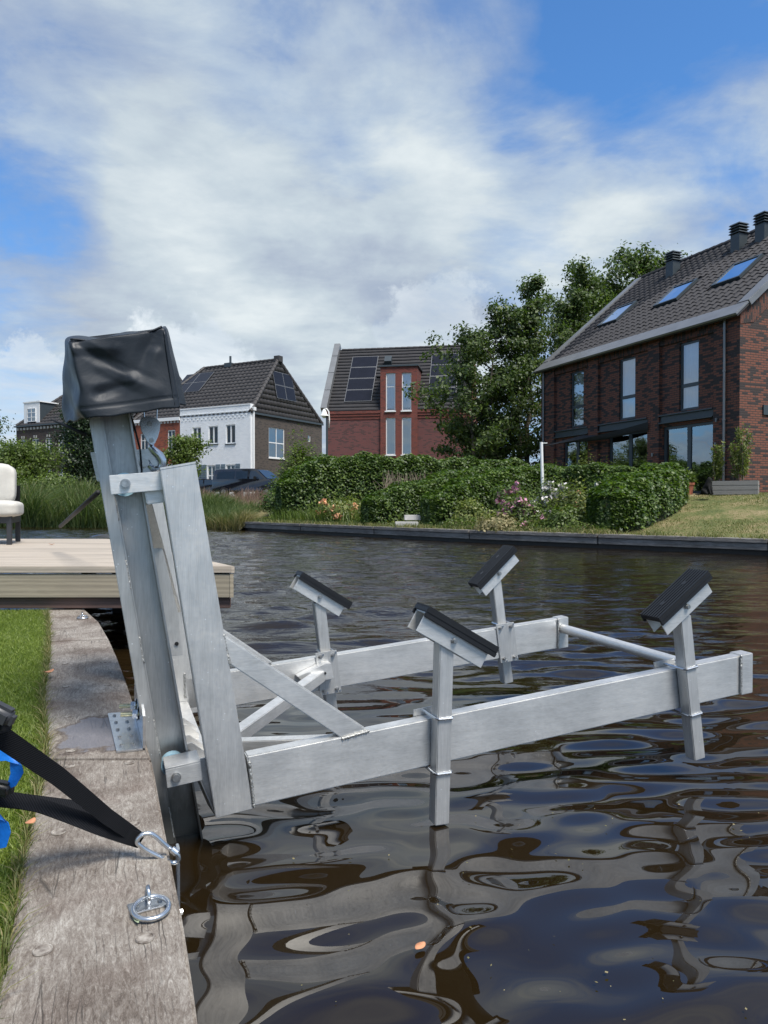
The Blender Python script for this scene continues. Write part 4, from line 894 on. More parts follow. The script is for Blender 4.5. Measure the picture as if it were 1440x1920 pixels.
FL = [('azalea_bush', 'green shrub with orange azalea flowers in front of tall hedge', 640, 24.6, .85, .95, 'yellow', 'orange_fl', 30),
      ('azalea_bush', 'small shrub with pale orange flowers below the bare twigs', 722, 25.2, .5, .75, 'light', 'orange_fl', 22),
      ('round_shrub', 'yellow green shrub between the two low hedges', 772, 24.6, .5, .8, 'yellow', 'orange_fl', 12),
      ('round_shrub', 'yellow green round shrub right of the low hedge end', 884, 20.6, .62, .72, 'yellow', None, 0),
      ('rhododendron', 'pink flowering rhododendron at the back of the border', 952, 21.2, .55, 1.05, 'hedge', 'pink', 60),
      ('rhododendron', 'pink flowering rhododendron at the front of the border', 975, 19.2, .6, .85, 'light', 'pink', 60),
      ('rhododendron', 'white flowering rhododendron beside the white pole', 1035, 20.2, .62, 1.12, 'light', 'white_fl', 110),
      ('round_shrub', 'bright green shrub at the centre of the flower border', 1085, 19.6, .6, .95, 'yellow', 'orange_fl', 10),
      ('rhododendron', 'white flowering shrub against the glossy hedge', 1140, 20.2, .6, 1.05, 'hedge', 'white_fl', 60),
      ('round_shrub', 'olive shrub low at the front beside the glossy hedge', 1062, 18.2, .6, .62, 'light', None, 0),
      ('round_shrub', 'reddish green low shrub near the quay', 930, 18.9, .55, .42, 'dryreed', None, 0)]
for i, (nm_, lb_, px, Yd, rx, hh, mt, fl, nf) in enumerate(FL):
    bush(nm_, lb_, PB(px, 940, Yd), rx, rx, hh, 4200, .075, mt, i, fl, nf, fs=.10)
bush('bush', 'feathery light green bush behind the tall hedge beside the dark wall', (-4.0, 33.5, 1.3), 1.1, 1.0, 2.45, 11000, .12, 'light', 21)
bush('bush', 'round hedge shrub at the left end of the tall hedge', (-4.2, 29.5, gz(-4.2, 29.5)), .8, .9, 1.2, 6000, .09, 'hedge', 22)
tree('small_tree', 'small light green tree in front of the white house', (-11.2, 40, 1.3), 3.1, 1.35, 31, 8000, .13, 'light', stems=1, t0=.35, cl=.22, nb=14, lean=(.3, 0))
tree('conifer', 'dark green conifer left of the aluminium mast', (-18.0, 43, 1.3), 5.4, 1.7, 33, 30000, .13, 'conifer', stems=1, t0=.02, cl=.30, nb=44)
tree('garden_tree', 'mid green tree in front of the brown brick house', (-19.6, 39, 1.2), 2.6, 1.9, 35, 13000, .13, 'light', stems=2, t0=.15, nb=16, cl=.28)
tree('garden_tree', 'leafy tree at the far left edge behind the chair', (-24.2, 42, 1.3), 4.9, 1.9, 37, 18000, .14, 'tree', stems=2, t0=.1, nb=20, cl=.3)
for i, (x, y, hh) in enumerate(((-20.5, 35, 1.5), (-17.0, 36.5, 1.2))):
    bush('bush', ['broad green bush behind the reeds left of the conifer', 'low green bush behind the reeds under the conifer'][i], (x, y, 1.2), 2.0, 1.2, hh, 12000, .12, 'light', 41+i)
# reeds
def reed_patch(n, xr, f_y, h, wd, lean, mt, name, zoff=0.0):
    x = rng.uniform(*xr, n); sy = np.interp(x, [p[0] for p in SH], [p[1] for p in SH]); y = sy+f_y(n)
    hv_ = h*(.62+.30*np.sin(x*2.3+y)+.22*np.sin(x*5.1-y*2.2)+.18*np.sin(x*.9+2)+.15)
    V, F = blades(np.stack([x, y, bank_z(x, y)-.05+zoff], 1), np.clip(hv_, h*.35, h*1.1), wd, lean, dirx=.5)
    o = npmesh(name, V, F, mt); o['kind'] = 'stuff'; return o
reed_patch(30000, (-21, -9.2), lambda n: rng.uniform(-.1, 3.4, n), 1.75, .042, .55, 'reed', 'reeds')
reed_patch(5000, (-21, -9.2), lambda n: rng.uniform(.2, 3.2, n), 1.8, .022, .35, 'dryreed', 'dry_reeds')
reed_patch(20000, (-9.2, -5.45), lambda n: rng.uniform(-.05, 4.5, n), .95, .026, .45, 'reed', 'bank_grass')
reed_patch(9000, (-8.6, -5.15), lambda n: rng.uniform(-.12, 1.1, n), .72, .022, .75, 'dryreed', 'straw_grass')
reed_patch(7000, (-14.5, -4.6), lambda n: rng.uniform(4.5, 7.5, n), .60, .020, .35, 'plume', 'flowering_grass', -.0)
def region_grass(n, poly, h, wd, lean, mt, name):
    poly = np.array(poly); lo, hi = poly.min(0), poly.max(0); P = rng.uniform(lo, hi, (n*2, 2)); ins = np.zeros(len(P), bool); j = len(poly)-1
    for i in range(len(poly)):
        a, b = poly[i], poly[j]; c = ((a[1] > P[:, 1]) != (b[1] > P[:, 1])) & (P[:, 0] < (b[0]-a[0])*(P[:, 1]-a[1])/(b[1]-a[1]+1e-12)+a[0]); ins ^= c; j = i
    P = P[ins][:n]; V, F = blades(np.stack([P[:, 0], P[:, 1], bank_z(P[:, 0], P[:, 1])-.015], 1), h, wd, lean); o = npmesh(name, V, F, mt); o['kind'] = 'stuff'
region_grass(70000, [(4.9, 16.7), (7.75, 14.35), (16.5, 7.4), (20, 16), (14, 20), (11.2, 21.6), (8.4, 21.0), (7, 18.6)], .05, .014, .7, 'dgrass', 'sloping_lawn_grass')
region_grass(11000, [(-5.2, 26.9), (2.3, 19.1), (4.8, 16.9), (5.2, 18.5), (2.5, 21.5), (-3.5, 27.6)], .20, .018, .6, 'reed', 'border_grass')
region_grass(2600, [(-4.2, 26.2), (-1.2, 23.2), (0, 23.8), (-3.5, 27.6)], .55, .03, .5, 'light', 'tall_border_grass')
def cover(n, poly, mt, name, zt=.16, leaf=.06):
    poly = np.array(poly); lo, hi = poly.min(0), poly.max(0); P = rng.uniform(lo, hi, (n*3, 2)); ins = np.zeros(len(P), bool); j = len(poly)-1
    for i in range(len(poly)):
        a, b = poly[i], poly[j]; c = ((a[1] > P[:, 1]) != (b[1] > P[:, 1])) & (P[:, 0] < (b[0]-a[0])*(P[:, 1]-a[1])/(b[1]-a[1]+1e-12)+a[0]); ins ^= c; j = i
    P = P[ins][:n]; hh = zt*(.5+.5*np.sin(P[:, 0]*2.1)*np.sin(P[:, 1]*2.7+1))+.04
    V, F = leaves(np.stack([P[:, 0], P[:, 1], bank_z(P[:, 0], P[:, 1])+rng.uniform(0, 1, len(P))*hh], 1), leaf, .5); o = npmesh(name, V, F, mt); o['kind'] = 'stuff'
cover(26000, [(1.6, 19.9), (5.2, 16.8), (7.2, 19.6), (6.8, 22.0), (3.5, 22.2)], 'light', 'ground_cover_plants', .26, .055)
cover(8000, [(1.6, 19.9), (5.2, 16.8), (6.6, 19.6), (3.5, 22.0)], 'dryreed', 'faded_ground_cover', .22, .05)
cover(9000, [(-4.8, 26.9), (.4, 21.6), (1.2, 22.8), (-2.6, 26.4)], 'yellow', 'border_plants', .28, .055)
cl_ = []
for a, b in zip(FQ[:-1], FQ[1:]):
    for _ in range(16):
        f_ = rng.uniform(); cx = a[0]+(b[0]-a[0])*f_; cy_ = a[1]+(b[1]-a[1])*f_; m_ = int(rng.integers(12, 70)); q = rng.normal(0, [.16, .16], (m_, 2))+[cx+.20, cy_+.20]
        cl_.append(q)
cl_ = np.concatenate(cl_); V, F = blades(np.stack([cl_[:, 0], cl_[:, 1], np.full(len(cl_), .325)], 1), .13, .016, .9); o = npmesh('quay_weeds', V, F, 'dgrass'); o['kind'] = 'stuff'
# bare twiggy shrub
tw = thing('bare_twig_shrub', 'bare pale twigs standing in front of the tall hedge', 'shrub', (.9, 26.2, gz(.9, 26.2))); m2 = MB()
for i in range(120):
    x = rng.normal(.9, .55); y = 26.2+rng.normal(0, .25); b = Vector((x, y, gz(.9, 26.2))); h_ = rng.uniform(.7, 1.35)
    d = Vector((rng.normal(0, .16), rng.normal(0, .1), 0)); m2.tube([b, b+Z*h_*.6+d*.6, b+Z*h_+d*1.6], [.012, .009, .005], 4)
    if i % 2: q = b+Z*h_*.55+d*.55; m2.tube([q, q+Vector((rng.normal(0, .22), 0, h_*.35))], [.008, .004], 3)
m2.build('twigs', 'twig', tw, fix=False)

# ---------------------------------------------------------------- far objects
st_ = thing('garden_steps', 'two pale concrete garden steps between the low hedges above the quay', 'steps', (.75, 21.0, .4))
for (a, b, z0) in ((0.05, 0.0, .33), (.55, .35, .52)):
    p = Vector((.30+a*.55, 20.95+b, 0)); dxs = Vector((.69, -.72, 0))*.0+Vector((1, .05, 0)); m2 = MB(); m2.box(0, .68, 0, .45, z0, z0+.15, lambda x, y, z_, p=p: p+Vector((x, y+.1*x, z_))); m2.build('step', 'concrete', st_, bevel=.012)
pp = AT(1019, 900, 20.6); pp.z = gz(pp.x, pp.y)
pl = thing('white_pole', 'slender white pole leaning slightly among the rhododendrons', 'pole', pp)
m2 = MB(); top = AT(1015, 829, 20.6); m2.tube([pp, top], .045, 10); m2.build('pole', 'whitemetal', pl, smooth='auto')
m2 = MB(); m2.tube([top-Z*.03, top-Z*.03+Vector((.17, 0, .0))], .012, 6); m2.build('arm', 'whitemetal', pl)
# street lamp
lp = AT(613, 900, 38); lp.z = 1.3; q = AT(613, 772, 38)
la = thing('street_lamp', 'street lamp with white bell shade on curved arm at the red house corner', 'street lamp', lp)
m2 = MB(); m2.tube([lp, Vector((lp.x, lp.y, q.z-.1))], .055, 10); m2.build('post', 'anth', la)
q2 = Vector((lp.x, lp.y, q.z-.55)); m2 = MB(); m2.tube([q2+Vector((.12, 0, -.3)), q2+Vector((.13, 0, .15)), q2+Vector((.10, 0, .55)), q2+Vector((-.02, 0, .72)), q2+Vector((-.12, 0, .70))], .035, 8); m2.build('arm', 'whitemetal', la, smooth=True)
m2 = MB(); c = q2+Vector((-.14, 0, .45)); m2.tube([c+Z*.24, c+Z*.16, c, c-Z*.12], [.04, .10, .15, .24], 14); m2.blobsphere(c-Z*.12, .13, 8); m2.build('shade', 'whitemetal', la, smooth='auto')
# planter box with bamboo
pb = AT(1390, 928, 20.6)
px0 = AT(1335, 925, 20.9); px1 = AT(1421, 925, 20.3)
plt = thing('planter_box', 'long grey wooden planter box at the brick house corner', 'planter', (px0.x, px0.y, 1.27))
d = (px1-px0); d.z = 0; ln = d.length; d.normalize(); n_ = Vector((-d.y, d.x, 0))
for k in range(3):
    for (o0, th_) in ((0, .04), (.62, .04)):
        m2 = MB(); b = px0+n_*o0; b.z = 1.27+k*.135; m2.hexa([b, b+d*ln, b+d*ln+n_*th_, b+n_*th_, b+Z*.128, b+d*ln+Z*.128, b+d*ln+n_*th_+Z*.128, b+n_*th_+Z*.128]); m2.build('board', 'graywood', plt, bevel=.005)
    for e in (0, ln-.04):
        m2 = MB(); b = px0+d*e+n_*.042; b.z = 1.27+k*.135; m2.hexa([b, b+d*.04, b+d*.04+n_*.576, b+n_*.576, b+Z*.126, b+d*.04+Z*.126, b+d*.04+n_*.576+Z*.126, b+n_*.576+Z*.126]); m2.build('board', 'graywood', plt)
m2 = MB(); b = px0+d*.04+n_*.04; b.z = 1.60; m2.quad(b, b+d*(ln-.08), b+d*(ln-.08)+n_*.58, b+n_*.58); m2.build('soil', 'earth', plt, fix=False)
def bamboo(label, c, h_, rad, n, seed):
    r = np.random.default_rng(seed); t_ = thing('bamboo', label, 'bamboo', c); m2 = MB(); pts = []
    for i in range(n):
        b = Vector(c)+Vector((r.normal(0, rad*.3), r.normal(0, rad*.25), 0)); e = b+Vector((r.normal(0, rad*.6), r.normal(0, rad*.5), h_*r.uniform(.55, 1))); mid = b.lerp(e, .5)+Vector((r.normal(0, .03), 0, 0))
        m2.tube([b, mid, e], [.009, .007, .004], 4); pts += [tuple(b.lerp(e, f_)) for f_ in r.uniform(.2, 1, 40)]
    m2.build('canes', 'twig', t_, fix=False); P = np.array(pts); P = np.repeat(P, 3, 0)+r.normal(0, .04, (len(P)*3, 3)); V, F = leaves(P, .10, .3, .3, r=r); npmesh('foliage', V, F, 'yellow', t_)
c1 = px0+d*ln*.62+n_*.3; c1.z = 1.58; bamboo('taller bamboo standing in the grey planter box', c1, 1.75, .20, 18, 1)
c2 = px0+d*.12+n_*.35; c2.z = 1.58; bamboo('slim bamboo at the left end of the planter box', c2, 1.25, .10, 10, 2)
pt = AT(1290, 927, 21.6); pt.z = 1.27
po = thing('flower_pot', 'terracotta flower pot beside the glass door', 'flower pot', pt)
m2 = MB(); m2.tube([pt, pt+Z*.30, pt+Z*.301, pt+Z*.37], [.12, .165, .185, .19], 16); m2.build('pot', 'terracotta', po, smooth='auto')
V, F = leaves(np.array(pt+Z*.5)+rng.normal(0, .12, (500, 3)), .08); npmesh('foliage', V, F, 'light', po)
# sitting black cat, seen from behind
ct = AT(1327, 927, 20.0); ct.z = 1.27-.02
def skinned(name, label, cat, base, pts, edges, rads, m):
    me = bpy.data.meshes.new(name); me.from_pydata([Vector(p) for p in pts], edges, []); o = bpy.data.objects.new(name, me); COL.objects.link(o)
    sk = o.modifiers.new('skin', 'SKIN'); sk.use_smooth_shade = True
    for i, rr in enumerate(rads): me.skin_vertices[0].data[i].radius = (rr, rr)
    me.skin_vertices[0].data[0].use_root = True
    ss = o.modifiers.new('sub', 'SUBSURF'); ss.levels = 2
    dg = bpy.context.evaluated_depsgraph_get(); me2 = bpy.data.meshes.new_from_object(o.evaluated_get(dg)); me2.name = name
    bpy.data.objects.remove(o); me2.materials.clear(); me2.materials.append(M[m]); me2.polygons.foreach_set('use_smooth', [True]*len(me2.polygons))
    o2 = bpy.data.objects.new(name, me2); link(o2); o2.location = base; tag(o2, label, cat); return o2
o = bpy.data.objects.new('tmp', bpy.data.meshes.new('tmp'))
def mk_cat():
    me = bpy.data.meshes.new('cat')
    pts = [(0, .05, .13), (0, .02, .24), (0, -.02, .34), (0, -.05, .43), (0, -.12, .445), (.035, -.04, .50), (-.035, -.04, .50), (.045, -.06, .22), (.045, -.10, .10), (.045, -.13, .02), (-.045, -.06, .22), (-.045, -.10, .10), (-.045, -.13, .02), (.10, .02, .08), (.10, -.07, .03), (-.10, .02, .08), (-.10, -.07, .03), (-.06, .16, .04), (-.18, .20, .03), (-.30, .17, .03)]
    ed = [(0, 1), (1, 2), (2, 3), (3, 4), (3, 5), (3, 6), (1, 7), (7, 8), (8, 9), (1, 10), (10, 11), (11, 12), (0, 13), (13, 14), (0, 15), (15, 16), (0, 17), (17, 18), (18, 19)]
    rd = [.125, .11, .075, .062, .03, .008, .008, .045, .026, .026, .045, .026, .026, .065, .03, .065, .03, .03, .024, .014]
    me.from_pydata(pts, ed, []); o = bpy.data.objects.new('cat', me); COL.objects.link(o)
    o.modifiers.new('skin', 'SKIN')
    bm = bmesh.new(); bm.from_mesh(me); ly = bm.verts.layers.skin.verify(); bm.verts.ensure_lookup_table()
    for v, rr in zip(bm.verts, rd): v[ly].radius = (rr, rr)
    bm.verts[0][ly].use_root = True; bm.to_mesh(me); bm.free()
    ss = o.modifiers.new('sub', 'SUBSURF'); ss.levels = 2; ss.render_levels = 2
    me2 = bpy.data.meshes.new_from_object(o.evaluated_get(bpy.context.evaluated_depsgraph_get())); me2.name = 'cat'
    bpy.data.objects.remove(o); me2.materials.clear(); me2.materials.append(M['cat'])
    o2 = bpy.data.objects.new('cat', me2); link(o2); o2.location = ct; o2.rotation_euler = (0, 0, .5); tag(o2, 'black cat sitting on the lawn in front of the planter', 'cat')
mk_cat()
# shade sail under the steel beams
m2 = MB(); A_ = R(7.3, -.15, 3.70); B_ = R(3.75, -.1, 3.86); C_ = R(3.8, -.05, 3.55); D_ = R(9.0, -.9, 3.35); g = []
for i in range(9):
    for j in range(9):
        u, v = i/8, j/8; p = (D_.lerp(B_, u)).lerp(A_.lerp(C_, u), v); p.z -= .22*math.sin(math.pi*u)*math.sin(math.pi*(v*.8+.1)); m2.v.append(p)
for i in range(8):
    for j in range(8): k = i*9+j; m2.f.append((k, k+1, k+10, k+9))
o = m2.build('shade_sail', 'sail', None, smooth=True); tag(o, 'dark shade sail hanging under the steel beams of the brick house', 'awning')
# shrubs against the house wall
bush('wall_shrub', 'pale green shrub in front of the left glass door', tuple(R(8.1, -1.0, 1.3)), .9, .5, 1.25, 5000, .08, 'light', 61)
bush('wall_shrub', 'light shrub in front of the middle glass door', tuple(R(5.2, -1.0, 1.3)), 1.1, .5, 1.45, 6000, .08, 'yellow', 62)
bush('wall_shrub', 'low dark shrub between left and middle glass doors', tuple(R(6.8, -1.0, 1.3)), .8, .5, 1.0, 4000, .08, 'hedge', 63)

# cars
def car(name, label, cat, base, rz, prof, hw, m='van', wheels=(.9, 4.0), glassx=None, seed=0):
    """prof: list of (x, z) side outline; body lofted across the width with tumblehome"""
    t_ = thing(name, label, cat, base, rz); Mx = WM[t_.name]
    zmax = max(z_ for _, z_ in prof); ws = [-1, -.96, -.8, 0, .8, .96, 1]; m2 = MB(); n = len(prof); k = 0
    for w_ in ws:
        for x, z_ in prof:
            tum = .16*max(0, (z_-1.0)/(zmax-1.0+1e-6)) if z_ > 1.0 else 0
            drop = .05 if abs(w_) > .97 else (.015 if abs(w_) > .9 else 0); xx_ = x; cx = sum(p[0] for p in prof)/n
            m2.v.append(Mx @ Vector((x+(cx-x)*drop*.5, w_*(hw-tum), z_-drop*(1 if z_ > .6 else -1)*.8)))
    for i in range(len(ws)-1):
        for j in range(n): a = i*n+j; b = i*n+(j+1) % n; m2.f.append((a, b, b+n, a+n))
    m2.f.append(tuple(range(n))[::-1]); m2.f.append(tuple((len(ws)-1)*n+j for j in range(n)))
    m2.build('body', m, t_, smooth='auto')
    return t_, Mx, hw
vb = AT(412, 931, 49.5); vb.z = 1.36; vdir = Vector((.93, -.36, 0)); vrz = math.atan2(vdir.y, vdir.x)
prof = [(0, .35), (0, 1.0), (.06, 1.75), (.25, 1.88), (1.5, 1.92), (3.1, 1.90), (3.45, 1.80), (4.25, 1.18), (4.95, 1.0), (5.12, .8), (5.15, .35)]
t_, Mx, hw = car('van', 'black van parked in front of the white house', 'van', vb, vrz, prof, .95)
def vq(pts, m, nm_, par=t_, Mx=Mx): m2 = MB(); m2.prism([Mx @ Vector(p) for p in pts], (Mx.to_3x3() @ Vector((0, -.012, 0)))); return m2.build(nm_, m, par)
vq([(.35, -.90, 1.22), (1.75, -.90, 1.22), (1.75, -.822, 1.72), (.40, -.822, 1.72)], 'carglass', 'side_window'); vq([(1.85, -.90, 1.22), (2.75, -.90, 1.22), (2.75, -.822, 1.72), (1.85, -.822, 1.72)], 'carglass', 'side_window')
vq([(2.9, -.905, 1.2), (4.0, -.905, 1.2), (3.35, -.822, 1.72), (2.95, -.822, 1.72)], 'carglass', 'side_window')
m2 = MB(); m2.quad(Mx @ Vector((4.22, -.85, 1.225)), Mx @ Vector((4.22, .85, 1.225)), Mx @ Vector((3.5, .74, 1.80)), Mx @ Vector((3.5, -.74, 1.80))); m2.build('windscreen', 'carglass', t_, fix=False)
m2 = MB()
for sgn in (-1, 1): m2.prism([Mx @ Vector(p) for p in ((4.75, sgn*.92, .95), (5.12, sgn*.80, .82), (5.12, sgn*.80, .70), (4.8, sgn*.93, .80))], Mx.to_3x3() @ Vector((.03, 0, .02)))
m2.build('headlight', 'lampw', t_)
m2 = MB(); m2.box(3.35, 3.5, -1.15, -.95, 1.12, 1.36, lambda x, y, z_: Mx @ Vector((x, y, z_))); m2.build('wing_mirror', 'black', t_, bevel=.03)
for x in (.95, 4.2):
    for sgn in (-1, 1):
        m2 = MB(); m2.cyl(Mx @ Vector((x, sgn*.86, .33)), Mx.to_3x3() @ Vector((0, 1, 0)), .33, .22, 20); w_ = m2.build('wheel', 'tyre', t_, smooth='auto'); m2 = MB(); m2.cyl(Mx @ Vector((x, sgn*.975, .33)), Mx.to_3x3() @ Vector((0, 1, 0)), .2, .02, 14); m2.build('rim', 'steel', w_)
cb = AT(348, 928, 54.5); cb.z = 1.34
prof = [(0, .3), (0, .8), (.15, 1.0), (.6, 1.38), (1.6, 1.45), (2.3, 1.36), (3.15, .98), (3.9, .86), (4.05, .6), (4.05, .3)]
t2_, Mx2, _ = car('car', 'dark car parked left of the black van', 'car', cb, vrz+.35, prof, .88)
vq([(.7, -.86, .98), (1.55, -.86, .98), (1.55, -.79, 1.34), (.85, -.79, 1.30)], 'carglass', 'side_window', t2_, Mx2); vq([(1.65, -.86, .98), (2.8, -.86, .98), (2.25, -.79, 1.30), (1.65, -.79, 1.34)], 'carglass', 'side_window', t2_, Mx2)
m2 = MB(); m2.quad(*[Mx2 @ Vector(p) for p in ((3.12, -.75, 1.0), (3.12, .75, 1.0), (2.34, .66, 1.37), (2.34, -.66, 1.37))]); m2.build('windscreen', 'carglass', t2_, fix=False)
m2 = MB()
for sgn in (-1, 1): m2.prism([Mx2 @ Vector(p) for p in ((3.6, sgn*.86, .84), (4.0, sgn*.72, .76), (4.0, sgn*.72, .62), (3.7, sgn*.86, .68))], Mx2.to_3x3() @ Vector((.04, 0, .02)))
m2.build('headlight', 'lampw', t2_)
for x in (.8, 3.25):
    for sgn in (-1, 1): m2 = MB(); m2.cyl(Mx2 @ Vector((x, sgn*.8, .3)), Mx2.to_3x3() @ Vector((0, 1, 0)), .3, .2, 18); m2.build('wheel', 'tyre', t2_, smooth='auto')

# ---------------------------------------------------------------- wooden deck and lounge chair
DZ = .635
dk = thing('wooden_deck', 'raised pale composite deck over the water with beige fascia', 'deck', (-2.3, 4.95, QZ))
FY = 4.95; BX = 8.55; nbd = 25; cr_ = AT(435, 1060, FY).x; br_ = AT(201, 1010, BX).x
for i in range(nbd):
    y0 = FY+(BX-FY)*i/nbd; y1 = FY+(BX-FY)*(i+1)/nbd-.006
    xr0 = cr_+(br_-cr_)*i/nbd; xr1 = cr_+(br_-cr_)*(i+1)/nbd
    m2 = MB(); m2.hexa([(-9, y0, DZ-.028), (xr0, y0, DZ-.028), (xr1, y1, DZ-.028), (-9, y1, DZ-.028), (-9, y0, DZ), (xr0, y0, DZ), (xr1, y1, DZ), (-9, y1, DZ)]); m2.build('deck_board', 'deck', dk, bevel=.003)
sdv = Vector((br_-cr_, BX-FY, 0)).normalized(); sn = Vector((sdv.y, -sdv.x, 0))
MB().box(-9, cr_, FY-.03, FY-.004, DZ-.045, DZ-.0015).build('edge_board', 'deck', dk, bevel=.003)
MB().box(-9, cr_-.002, FY-.02, FY+.01, DZ-.215, DZ-.055).build('fascia_board', 'fascia', dk, bevel=.002)
MB().box(-9, cr_-.02, FY+.015, FY+.06, QZ+.01, DZ-.222).build('beam', 'brownwood', dk, bevel=.004)
c0 = Vector((cr_, FY-.02, 0)); c1 = Vector((br_, BX, 0))
MB().hexa([c0+Z*(DZ-.045), c1+Z*(DZ-.045), c1+sn*.022+Z*(DZ-.045), c0+sn*.022+Z*(DZ-.045), c0+Z*(DZ-.002), c1+Z*(DZ-.002), c1+sn*.022+Z*(DZ-.002), c0+sn*.022+Z*(DZ-.002)]).build('edge_board', 'deck', dk)
MB().hexa([c0-sn*.01+Z*(DZ-.215), c1-sn*.01+Z*(DZ-.215), c1+sn*.015+Z*(DZ-.215), c0+sn*.015+Z*(DZ-.215), c0-sn*.01+Z*(DZ-.055), c1-sn*.01+Z*(DZ-.055), c1+sn*.015+Z*(DZ-.055), c0+sn*.015+Z*(DZ-.055)]).build('fascia_board', 'fascia', dk)
for (x_, y_) in ((cr_-.55, FY+.7), (cr_-1.5, FY+2.0), (cr_-2.3, FY+3.2), (cr_-3.2, FY+1.4)):
    MB().box(x_-.06, x_+.06, y_-.06, y_+.06, -1.0, DZ-.05).build('support_pile', 'piling', dk)
lf = AT(97, 1020, 7.9); lf.z = DZ+.004
# chair: front leg at px 15..24, right side at 42
cy = 7.35; cx1 = AT(22, 1020, cy).x; sc = 1/ (FPX/cy)
ch = thing('lounge_chair', 'charcoal framed garden lounge chair with thick off white cushions on the deck', 'chair', (cx1-.4, cy, DZ))
ang = -.30; cd = Vector((math.cos(ang), math.sin(ang), 0)); cb_ = Vector((-cd.y, cd.x, 0))
fR = Vector((cx1, cy, 0))
def CH(x, y, z_): return fR+Vector((-.15, .42, 0))*y*2.2+Vector((-1, .06, 0))*x+Z*(DZ+z_)
for (x, y) in ((0, 0), (.72, 0), (0, .62), (.72, .62)):
    m2 = MB(); m2.box(x, x+.055, y, y+.05, 0, .26 if y == 0 else .62, CH); m2.build('leg', 'charcoal', ch, bevel=.004)
m2 = MB(); m2.box(-.002, .78, -.002, .67, .22, .30, CH); m2.build('seat_frame', 'charcoal', ch, bevel=.004)
m2 = MB(); m2.box(0, .775, .62, .67, .30, .62, CH); m2.build('back_frame', 'charcoal', ch, bevel=.004)
def cushion(name, x0, x1, y0, y1, z0, z1, tilt=0):
    m2 = MB(); n = 12
    gx_ = lambda u: math.copysign(1-(1-abs(u))**2.2, u) if abs(u) < 1 else u
    bm = bmesh.new(); bmesh.ops.create_cube(bm, size=2); bmesh.ops.subdivide_edges(bm, edges=bm.edges, cuts=9, use_grid_fill=True)
    for v in bm.verts:
        p = v.co.copy(); q = Vector(p); s6 = (abs(p.x)**6+abs(p.y)**6+abs(p.z)**6)**(1/6); q = p/s6 if s6 > 1e-6 else p
        puf = .05*(1-p.x**2)*(1-p.z**2)*(1 if abs(p.y) > .9 else 0)+.0; pz = .12*(1-p.x**2)*(1-p.y**2)*(1 if abs(p.z) > .9 else 0)
        x = (x0+x1)/2+q.x*(x1-x0)/2; y = (y0+y1)/2+q.y*(1+puf)*(y1-y0)/2; z_ = (z0+z1)/2+q.z*(1+pz)*(z1-z0)/2
        y += tilt*(z_-z0); w_ = mnoise.noise(Vector((x*7, y*7, z_*7)))*.012+mnoise.noise(Vector((x*18, y*9, z_*22)))*.006
        v.co = CH(x, y+w_, z_+w_*.6)
    me = bpy.data.meshes.new(name); inv = WM[ch.name].inverted()
    for v in bm.verts: v.co = inv @ v.co
    bmesh.ops.recalc_face_normals(bm, faces=bm.faces); bm.to_mesh(me); bm.free(); me.materials.append(M['cushion']); me.polygons.foreach_set('use_smooth', [True]*len(me.polygons))
    o = bpy.data.objects.new(name, me); link(o, ch)
cushion('seat_cushion', -.07, .80, -.06, .60, .28, .45); cushion('back_cushion', .02, .78, .34, .56, .42, .84, .12)

# ---------------------------------------------------------------- boat lift
lift = thing('boat_lift', 'aluminium boat lift frame with four padded uprights hanging over the canal', 'boat lift', L(.2, 2.35, 0), QA)
def pz(pts, a): return [L(*(lambda q: (q[0], a, q[1]))(LP(x, y, a))) for x, y in pts]
TILT = .155/1.988
ux = (eo+Z*TILT*.98).normalized()        # beam direction
def weldline(p0, p1, r=.0045, n=None):
    p0 = Vector(p0); p1 = Vector(p1); n = n or max(6, int((p1-p0).length/.0045)); m2 = MB(); pts = []; rad = []
    for i in range(n+1): pts.append(p0.lerp(p1, i/n)+Vector((random.gauss(0, .0006), random.gauss(0, .0006), random.gauss(0, .0006)))); rad.append(r*(1.15 if i % 2 else .72)*random.uniform(.85, 1.15))
    m2.tube(pts, rad, 6); return m2
AN = 2.19; AF = 3.24; BT = .052; BH = .157
def beam_solid(s0, s1, a, zt0, d0, d1, par, name='side_beam'):
    # rectangular tube, front face at a, top at zt0 at s=0.385
    m2 = MB(); q = []
    for s_ in (s0, s1):
        zt = zt0+(s_-.385)*TILT; q.append((s_, zt))
    (sa, za), (sb, zb) = q
    m2.hexa([L(sa+.02, a, za-BH), L(sb, a, zb-BH), L(sb, a+BT, zb-BH), L(sa+.02, a+BT, za-BH), L(sa, a, za), L(sb, a, zb), L(sb, a+BT, zb), L(sa, a+BT, za)])
    o = m2.build(name, 'alu', par, bevel=.004); return o
ZB = .300
nbm = beam_solid(.392, 2.440, AN+.004, ZB, 0, 0, lift)
ZBF = ZB+.010
fbm = beam_solid(.310, 2.285, AF, ZBF, 0, 0, lift)
def btop(s_, f=0): return (ZB if not f else ZBF)+(s_-.385)*TILT
